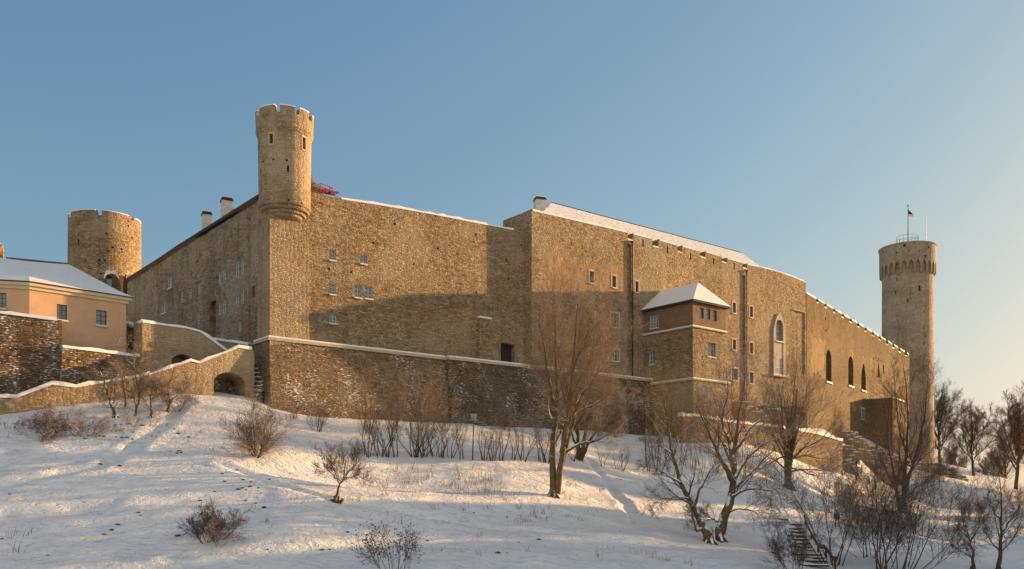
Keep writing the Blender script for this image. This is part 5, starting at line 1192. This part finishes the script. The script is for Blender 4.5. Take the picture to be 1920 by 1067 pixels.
# foreground thicket at the right
for (px, y, top, seed, nst, sp, mc, lab, lean) in ((1562, 1062, 880, 71, 9, .5, 'twig_b', 'tall thin twigged shrub between the wooden steps and the dark thicket', (0, 0)), (1490, 1075, 1000, 72, 8, .7, 'twig_d', 'low dark shrub left of the wooden steps at the bottom edge', (-.1, 0)),
        (1655, 1072, 870, 73, 9, .5, 'twig_d', 'leaning dark shrub in the middle of the thicket at the bottom right', (.15, 0)), (1628, 1045, 935, 74, 10, .7, 'twig_d', 'dense reddish brown shrub in the middle of the right thicket', (0, 0)), (1700, 1075, 900, 75, 10, .8, 'twig_d', 'wide spreading dark shrub at the right end of the thicket', (.5, 0)),
        (1712, 930, 850, 76, 7, .7, 'twig_o', 'brown bushy shrub around the foot of the tall many stemmed tree', (.2, 0)), (1580, 975, 905, 77, 7, .5, 'twig_b', 'small shrub on the slope above the walking person', (0, 0)), (1640, 935, 870, 78, 9, .6, 'twig_b', 'thin shrub below the ruined masonry by the square buttress', (0, 0)),
        (1826, 978, 934, 79, 14, .95, 'twig_o', 'dome shaped russet shrub on the right shoulder of the hill', (0, 0)), (1900, 945, 912, 80, 8, 1.0, 'twig_o', 'low russet scrub at the right edge on the hill shoulder', (0, 0)), (1770, 905, 868, 81, 8, .9, 'twig_d', 'dark scrub on the mound under the tall tower', (0, 0))):
    place_shrub('bare_shrub', px, y, top, sp, seed, lab, nst, mc=mc, lean=lean, gn=.12, up=.04, r0=.075 if seed in (71, 73, 75) else .045, foot=.7, levels=((9, (22, 50), .42), (7, (25, 55), .5), (4, (25, 55), .5)), minr=.009)
limb_tree('small_tree', 1824, 1068, [([(1824, 1070), (1826, 1045), (1818, 1010), (1808, 975)], .12, .02, 0), ([(1825, 1048), (1806, 1035), (1785, 1025)], .05, .012, .5), ([(1820, 1015), (1838, 985), (1845, 965)], .06, .012, -.6), ([(1818, 1010), (1796, 990), (1786, 975)], .05, .012, .6)], 82,
    'slender young tree at the lower right, left of a slightly taller one', M['bark_dark'], M['twig_d'], gn=.15, up=.04, l1=(8, .35, 1, (25, 50), .4, .2), l2=(6, (25, 55), .5), l3=(4, (25, 55), .5))
limb_tree('small_tree', 1872, 1072, [([(1872, 1075), (1876, 1030), (1878, 980), (1878, 930), (1872, 885)], .16, .02, 0), ([(1875, 1035), (1855, 1010), (1838, 985)], .07, .012, .5), ([(1877, 1000), (1900, 970), (1915, 940)], .07, .012, -.6), ([(1878, 980), (1858, 950), (1850, 925)], .06, .012, .6), ([(1876, 1020), (1895, 1005), (1918, 995)], .06, .012, .8)], 83,
    'taller young tree at the lower right corner with thin ascending branches', M['bark_dark'], M['twig_d'], gn=.15, up=.05, l1=(8, .32, 1, (25, 50), .4, .2), l2=(7, (25, 55), .5), l3=(5, (25, 55), .5))

# trees on the skyline behind the hill shoulder
def sky_tree(name, px, Y, ytop, seed, lab, half=40, base=None, grp='bare trees on the skyline right of the tall tower'):
    x = P2(px, Y)[0]; zb = gz(x, Y) if base is None else base; H = (HY-ytop)/F*Y-zb; sp = half/F*Y
    t = Tree(seed); rng = np.random.default_rng(seed); P = []; R = []
    P.append(smooth_path([(0, 0, -.3), (.02*H*rng.normal(), .02*H*rng.normal(), H*.35), (.04*H*rng.normal(), .03*H*rng.normal(), H*.7), (.05*H*rng.normal(), .03*H*rng.normal(), H*.97)], 12, .05, rng)); R.append(np.linspace(.021*H, .03, 12))
    for k in range(9):
        a = k*2.4+rng.random(); h0 = H*(.16+.05*k); r_ = sp*(.75+.3*rng.random())*math.sin(math.pi*min(.95, .35+.07*k)); h1 = min(H*(.98-.03*abs(k-5)), h0+H*.5)
        P.append(smooth_path([(0, 0, h0), (math.cos(a)*r_*.45, math.sin(a)*r_*.45, h0+(h1-h0)*.35), (math.cos(a)*r_, math.sin(a)*r_, h1)], 12, .06, rng)); R.append(np.linspace(.009*H, .025, 12))
    P = np.stack(P); R = np.stack(R); t.tubes(P, R, 7, 'trunk')
    A, RA = t.spawn(P, R, 14, .22, 1, (22, 50), .36, 7, .13, .06, .5, .4, .02); t.tubes(A, RA, 4, 'crown')
    B, RB = t.spawn(A, RA, 12, .1, 1, (22, 50), .52, 6, .12, .03, .5, .4, .018); t.tubes(B, RB, 3, 'crown')
    Cc, RC = t.spawn(B, RB, 8, .1, 1, (25, 60), .6, 4, .15, .02, .7, .4, .016); t.tubes(Cc, RC, 3, 'crown')
    return t.build(name, (x, Y, zb), M['bark_dark'], M['twig_d'], label=lab, cat='tree', group=grp)
s1 = sky_tree('skyline_tree', 1762, 205, 730, 91, 'skyline tree standing closest to the tall tower, touching its right side', 38)
s2 = sky_tree('skyline_tree', 1826, 185, 765, 92, 'full crowned skyline tree in the middle between tower and right edge', 48)
s3 = sky_tree('skyline_tree', 1905, 175, 742, 93, 'tall skyline tree leaning in from the right edge of the picture', 42)
def sk_copy(o, px, Y, sc, rz, lab):
    x = P2(px, Y)[0]; return copy_tree(o, (x, Y, gz(x, Y)-.3), rz, sc, label=lab)
sk_copy(s2, 1858, 240, .85, 2.0, 'thin distant skyline tree right behind the full crowned one')
sk_copy(s3, 1884, 225, .8, 1.0, 'slim distant skyline tree just left of the tall one at the right edge')
sk_copy(s1, 1790, 250, .9, 4.0, 'distant skyline tree filling the gap beside the one at the tower')
sk_copy(s2, 1938, 200, 1.05, 4.4, 'skyline tree mostly outside the right edge, tall and dense')
# trees added outside the frame, sunward, to throw streaks of shade over the slope
g_ = 'trees added to shade the slope, outside the picture'
rs = random.Random(12)
for i, (x, y, sc) in enumerate(((80, 78, 1.0), (74, 66, .9), (92, 96, 1.1), (99, 86, 1.0), (88, 110, 1.0), (112, 104, 1.2), (70, 56, .8), (104, 72, 1.0), (120, 120, 1.2), (84, 60, .9), (128, 90, 1.2), (116, 80, 1.1))):
    copy_tree((s1, s2, s3)[i % 3], (x, y, gz(x, y)-.3), rs.uniform(0, 6.28), sc, label='bare tree added right of the slope to shade it, outside the picture', group=g_)

# added gabled houses, outside the picture, placed to shade the slope in bands
UV = Vector((math.cos(SUN_AZ), math.sin(SUN_AZ))); CV = Vector((UV.y, -UV.x))
for (c_, u_, zr_, wd_, nm_) in ((-34, 112, 12, 9, 'southernmost'), (-45, 116, 14.5, 10, 'second'), (-55.5, 120, 14.5, 8, 'third'), (-68.5, 132, 15, 9, 'fourth'), (-78.5, 141, 17, 6, 'northernmost')):
    p = UV*u_+CV*c_; g0 = gz(p.x, p.y)-1; W_ = Matrix.Translation((p.x, p.y, 0)) @ Matrix.Rotation(math.atan2(CV.y, CV.x), 4, 'Z')
    r_ = empty('shade_house', (p.x, p.y, g0), label=nm_+' of the gabled houses added to shade the slope, outside the picture', cat='house', group='houses added to shade the slope'); PW[r_.name] = Matrix.Translation(r_.location)
    b = MB(); h_ = zr_-4.2; b.prism([(-wd_/2, g0), (wd_/2, g0), (wd_/2, h_), (0, zr_-.25), (-wd_/2, h_)], -5, 5); cu = MB()
    for f_ in range(4):
        for k in range(3):
            xm = (k-1)*wd_*.3; z_ = g0+2+f_*3.3
            if z_+1.6 < h_: cu.box((xm-.5, -5.5, z_), (xm+.5, -4.8, z_+1.6)); cu.box((xm-.5, 4.8, z_), (xm+.5, 5.5, z_+1.6))
    link('house_walls', cut(b.mesh('hw'), cu), M['cream'], r_, W_)
    b = MB(); b.add([(-wd_/2-.4, -5.4, h_-.35), (0, -5.4, zr_), (wd_/2+.4, -5.4, h_-.35), (-wd_/2-.4, 5.4, h_-.35), (0, 5.4, zr_), (wd_/2+.4, 5.4, h_-.35), (-wd_/2-.4, -5.4, h_-.15), (0, -5.4, zr_+.25), (wd_/2+.4, -5.4, h_-.15), (-wd_/2-.4, 5.4, h_-.15), (0, 5.4, zr_+.25), (wd_/2+.4, 5.4, h_-.15)],
        [(0, 3, 4, 1), (1, 4, 5, 2), (6, 7, 10, 9), (7, 8, 11, 10), (0, 6, 9, 3), (2, 5, 11, 8), (0, 1, 7, 6), (1, 2, 8, 7), (3, 9, 10, 4), (4, 10, 11, 5)]); b.build('roof', M['snow'], r_, W_)

# ------------------------------------------------------------------ small things on the slope
def thing_lamp():
    b_ = hit(886, 863); top = (HY-786)/F*b_.y; r = empty('street_lamp', b_, label='thin dark lamp post with a small square head in the hedge row', cat='lamp'); PW[r.name] = Matrix.Translation(r.location)
    b = MB(); b.tube((b_.x, b_.y, b_.z-.2), (b_.x+.1, b_.y, top), .055, .04); b.build('pole', M['wood_dark'], r)
    b = MB(); x, y = b_.x+.1, b_.y; b.prism([(x-.18, top), (x+.18, top), (x+.3, top+.5), (x-.3, top+.5)], y-.25, y+.25); b.build('lamp_head', M['metal'], r)
    b = MB(); b.prism([(x-.38, top+.502), (x+.38, top+.502), (x, top+.75)], y-.33, y+.33); b.build('lamp_cap', M['wood_dark'], r)
    b = MB(); b.box((x-.33, y-.3, top-.12), (x+.33, y+.3, top-.05)); b.build('collar', M['metal'], r)
thing_lamp()
b_ = hit(1212, 876); b = MB(); b.tube((b_.x, b_.y, b_.z-.2), P3(1206, 718, b_.y+.5), .07, .06); tag(b.build('post', M['wood_dark'], None), 'tall plain dark post left of the annex, rising to the ledge', 'post')
b_ = hit(1606, 902); b = MB(); b.tube((b_.x, b_.y, b_.z-.2), P3(1606, 862, b_.y), .09, .08); tag(b.build('post', M['wood_dark'], None), 'short dark post in front of the ruined masonry lump', 'post')
b_ = hit(1470, 976); b = MB(); b.box((-.5, -.15, -.2), (.35, .2, .12)); o = b.build('stone_block', M['bark_dark'], None, Matrix.Translation(b_)); tag(o, 'single small dark block half buried in snow above the wooden steps', 'stone'); b = MB(); b.box((-.5, -.15, .122), (.35, .2, .2)); b.build('snow_cap', M['snow'], o, Matrix.Translation(b_))
# wooden steps with a plank rail
ra = hit(1510, 985); rb_ = hit(1566, 1070); st_ = empty('wooden_steps', rb_, label='narrow wooden steps with a thick sloping handrail running down to the bottom edge', cat='steps'); PW[st_.name] = Matrix.Translation(st_.location)
dv = (rb_-ra); d2 = Vector((dv.x, dv.y)).normalized(); pe = Vector((d2.y, -d2.x))
if pe.x > 0: pe = -pe
NS = 15; wd = 1.9
for k in range(NS):
    u = (k+.5)/NS; p = ra+dv*u; z_ = gz(p.x, p.y)+.28; b = MB(); q = Vector((p.x, p.y))+pe*.35
    b.vprism([(q.x, q.y), (q.x+pe.x*wd, q.y+pe.y*wd), (q.x+pe.x*wd+d2.x*.45, q.y+pe.y*wd+d2.y*.45), (q.x+d2.x*.45, q.y+d2.y*.45)], z_-.12, z_); so_ = b.build('step', M['wood_dark'], st_)
    b = MB(); q2_ = q+d2*.1
    b.vprism([(q2_.x, q2_.y), (q2_.x+pe.x*wd*.9, q2_.y+pe.y*wd*.9), (q2_.x+pe.x*wd*.9+d2.x*.33, q2_.y+pe.y*wd*.9+d2.y*.33), (q2_.x+d2.x*.33, q2_.y+d2.y*.33)], z_+.002, z_+.05); b.build('snow_cap', M['snow'], so_)
for k in range(5):
    p = ra+dv*(k/4); zg = gz(p.x, p.y); b = MB(); b.tube((p.x, p.y, zg-.2), (p.x, p.y, zg+.75), .07, n=6); b.build('post', M['wood_dark'], st_)
b = MB(); n_s = 8
for k in range(n_s):
    p = ra+dv*(k/n_s); q = ra+dv*((k+1)/n_s); za_, zb_ = gz(p.x, p.y)+.85, gz(q.x, q.y)+.85
    b.add([(p.x-pe.x*.13, p.y-pe.y*.13, za_-.22), (p.x+pe.x*.13, p.y+pe.y*.13, za_-.22), (p.x+pe.x*.13, p.y+pe.y*.13, za_+.12), (p.x-pe.x*.13, p.y-pe.y*.13, za_+.12),
           (q.x-pe.x*.13, q.y-pe.y*.13, zb_-.22), (q.x+pe.x*.13, q.y+pe.y*.13, zb_-.22), (q.x+pe.x*.13, q.y+pe.y*.13, zb_+.12), (q.x-pe.x*.13, q.y-pe.y*.13, zb_+.12)], [(0, 1, 2, 3), (7, 6, 5, 4), (0, 4, 5, 1), (1, 5, 6, 2), (2, 6, 7, 3), (3, 7, 4, 0)])
b.build('handrail', M['bark_dark'], st_)

# person in dark clothes walking down the slope
def person(px, y, H):
    b_ = hit(px, y); k = H/1.75
    J = {'hip': (0, 0, .93), 'chest': (.0, .02, 1.28), 'neck': (.0, .02, 1.47), 'head': (.0, .0, 1.60), 'crown': (.0, .0, 1.70),
         'lh': (-.09, 0, .9), 'lk': (-.15, -.06, .5), 'la': (-.20, .03, .09), 'lt': (-.22, -.14, .04), 'rh': (.09, 0, .9), 'rk': (.16, -.12, .5), 'ra': (.24, -.02, .09), 'rt': (.27, -.19, .04),
         'ls': (-.19, .02, 1.41), 'le': (-.27, .06, 1.13), 'lw': (-.26, -.06, .88), 'rs': (.19, .02, 1.41), 're': (.28, .0, 1.14), 'rw': (.25, -.14, .9)}
    rad_ = dict(hip=.15, chest=.165, neck=.07, head=.10, crown=.07, lh=.10, lk=.07, la=.055, lt=.045, rh=.10, rk=.07, ra=.055, rt=.045, ls=.075, le=.058, lw=.045, rs=.075, re=.058, rw=.045)
    E = [('hip', 'chest'), ('chest', 'neck'), ('neck', 'head'), ('head', 'crown'), ('hip', 'lh'), ('lh', 'lk'), ('lk', 'la'), ('la', 'lt'), ('hip', 'rh'), ('rh', 'rk'), ('rk', 'ra'), ('ra', 'rt'), ('chest', 'ls'), ('ls', 'le'), ('le', 'lw'), ('chest', 'rs'), ('rs', 're'), ('re', 'rw')]
    for sd_, w_ in ((-1, 'lw'), (1, 'rw')):
        wx, wy, wz = J[w_]; palm = w_+'p'; J[palm] = (wx, wy-.02, wz-.07); rad_[palm] = .03; E.append((w_, palm))
        for f in range(4):
            n1, n2 = w_+'f%d' % f, w_+'g%d' % f; J[n1] = (wx+(f-1.5)*.004, wy-.02+(f-1.5)*.021, wz-.115-.004*(f == 1)); J[n2] = (wx-sd_*.012, wy-.03+(f-1.5)*.021, wz-.155-.008*(f in (1, 2))); rad_[n1] = .0095; rad_[n2] = .008; E += [(palm, n1), (n1, n2)]
        n1 = w_+'t'; J[n1] = (wx-sd_*.01, wy-.075, wz-.09); rad_[n1] = .010; E.append((palm, n1))
    names = list(J); me = bpy.data.meshes.new('body'); me.from_pydata([tuple(c*k for c in J[n]) for n in names], [(names.index(a), names.index(c)) for a, c in E], []); me.update()
    o = bpy.data.objects.new('tmp', me); COL.objects.link(o); m = o.modifiers.new('s', 'SKIN'); o.modifiers.new('d', 'SUBSURF').levels = 1; o.modifiers['d'].render_levels = 1
    for i, n in enumerate(names): me.skin_vertices[0].data[i].radius = (rad_[n]*k,)*2; me.skin_vertices[0].data[i].use_root = (n == 'hip')
    dg = bpy.context.evaluated_depsgraph_get(); dg.update(); out = bpy.data.meshes.new_from_object(o.evaluated_get(dg)); bpy.data.objects.remove(o)
    r = empty('person', b_, label='small figure in dark winter clothes walking down beside the thicket at the lower right', cat='person'); PW[r.name] = Matrix.Translation(r.location)
    W_ = Matrix.Translation(b_) @ Matrix.Rotation(rad(20), 4, 'Z')
    bd = link('body', out, plain('skin', (.42, .25, .18), .6, .05), r, W_, True); out.materials.append(plain('trousers', (.02, .02, .025), .9, .1))
    for p in out.polygons:
        if p.center.z < .95*k and abs(p.center.x) < .26*k and not (abs(p.center.x) > .2*k and p.center.z > .7*k): p.material_index = 1
    b = MB(); b.lathe([(0, .80*k), (.17*k, .80*k), (.20*k, .95*k), (.19*k, 1.15*k), (.215*k, 1.36*k), (.14*k, 1.46*k), (.08*k, 1.50*k), (0, 1.50*k)], 14); 
    for a, c, ra_, rc_ in (('ls', 'le', .088, .072), ('le', 'lw', .072, .056), ('rs', 're', .088, .072), ('re', 'rw', .072, .056)): b.tube([v*k for v in J[a]], [v*k for v in J[c]], ra_*k, rc_*k)
    b.build('coat', plain('coat', (.025, .022, .028), .9, .15), r, W_)
    b = MB(); b.lathe([(0, 1.615*k), (.112*k, 1.62*k), (.118*k, 1.68*k), (.09*k, 1.755*k), (0, 1.785*k)], 14); b.build('hat', plain('hat', (.03, .02, .02), .9, .1), r, W_)
    b = MB(); b.tube((0, -.10*k, 1.61*k), (0, -.13*k, 1.585*k), .014*k, .018*k, 6); b.build('nose', plain('nose_skin', (.42, .25, .18), .6, .05), r, W_)
person(1569, 990, 1.62)

# dead grass stalks and clods poking through the snow: nobody could count them
def stalks(zones, seed):
    rng = np.random.default_rng(seed); t = Tree(seed); P = []
    for (x0, x1, y0, y1, n, h) in zones:
        for _ in range(n):
            b_ = hit(rng.uniform(x0, x1), rng.uniform(y0, y1))
            for _k in range(rng.integers(2, 7)):
                hh = h*rng.uniform(.4, 1.1); d = np.array([rng.normal()*.25, rng.normal()*.25, 1.0]); p0 = np.array(b_)+np.array([rng.normal()*.18, rng.normal()*.18, -.05])
                p = [p0]; 
                for k in range(3): d = d+np.array([rng.normal()*.15, rng.normal()*.1, -.05]); p.append(p[-1]+d/np.linalg.norm(d)*hh/3)
                P.append(p)
    P = np.array(P); t.tubes(P, np.repeat(np.linspace(.016, .006, 4)[None], len(P), 0), 3, 'crown'); v, f = t.parts['crown'][0]
    me = np_mesh('dead_grass', v, f); o = link('dead_grass', me, plain('dry_stalk', (.20, .13, .07), .9, .3)); tag(o, 'dry brown stalks and dead grass tufts poking out of the snow on the slope', 'grass', kind='stuff')
stalks([(715, 950, 880, 935, 60, .95), (800, 1000, 900, 960, 30, .6), (420, 700, 850, 1000, 22, .35), (1050, 1250, 900, 985, 18, .35), (1380, 1560, 930, 1000, 14, .4), (150, 380, 790, 835, 26, .4), (20, 60, 990, 1040, 5, .8), (0, 60, 780, 830, 4, 1.0), (960, 1040, 940, 985, 14, .6), (380, 560, 780, 860, 6, .5), (1100, 1400, 1030, 1060, 8, .6), (1000, 1300, 850, 960, 12, .5), (100, 600, 830, 1050, 12, .35), (700, 1000, 960, 1050, 10, .5), (1600, 1800, 880, 960, 14, .8)], 5)
rng = np.random.default_rng(9); bm = bmesh.new()
spots = [(rng.uniform(0, 700), rng.uniform(835, 1050)) for _ in range(26)]+[(rng.uniform(300, 350), rng.uniform(847, 853)) for _ in range(9)]+[(rng.uniform(370, 520), rng.uniform(870, 960)) for _ in range(20)]+[(rng.uniform(130, 370), rng.uniform(795, 825)) for _ in range(34)]+[(rng.uniform(700, 1300), rng.uniform(870, 1050)) for _ in range(22)]+[(rng.uniform(1500, 1800), rng.uniform(880, 960)) for _ in range(30)]
for (px, y) in spots:
    b_ = hit(px, y); s_ = rng.uniform(.04, .13); ret = bmesh.ops.create_icosphere(bm, subdivisions=1, radius=s_)
    for v in ret['verts']: v.co = Vector((v.co.x*rng.uniform(1.0, 1.9), v.co.y*rng.uniform(.7, 1.3), v.co.z*rng.uniform(.35, .9)))+b_+Vector((0, 0, s_*.1))
me = bpy.data.meshes.new('clods'); bm.to_mesh(me); bm.free()
tag(link('turf_clods', me, plain('turf', (.10, .075, .045), .95, .4)), 'small dark clods of earth and turf scattered on the snow', 'clods', kind='stuff')
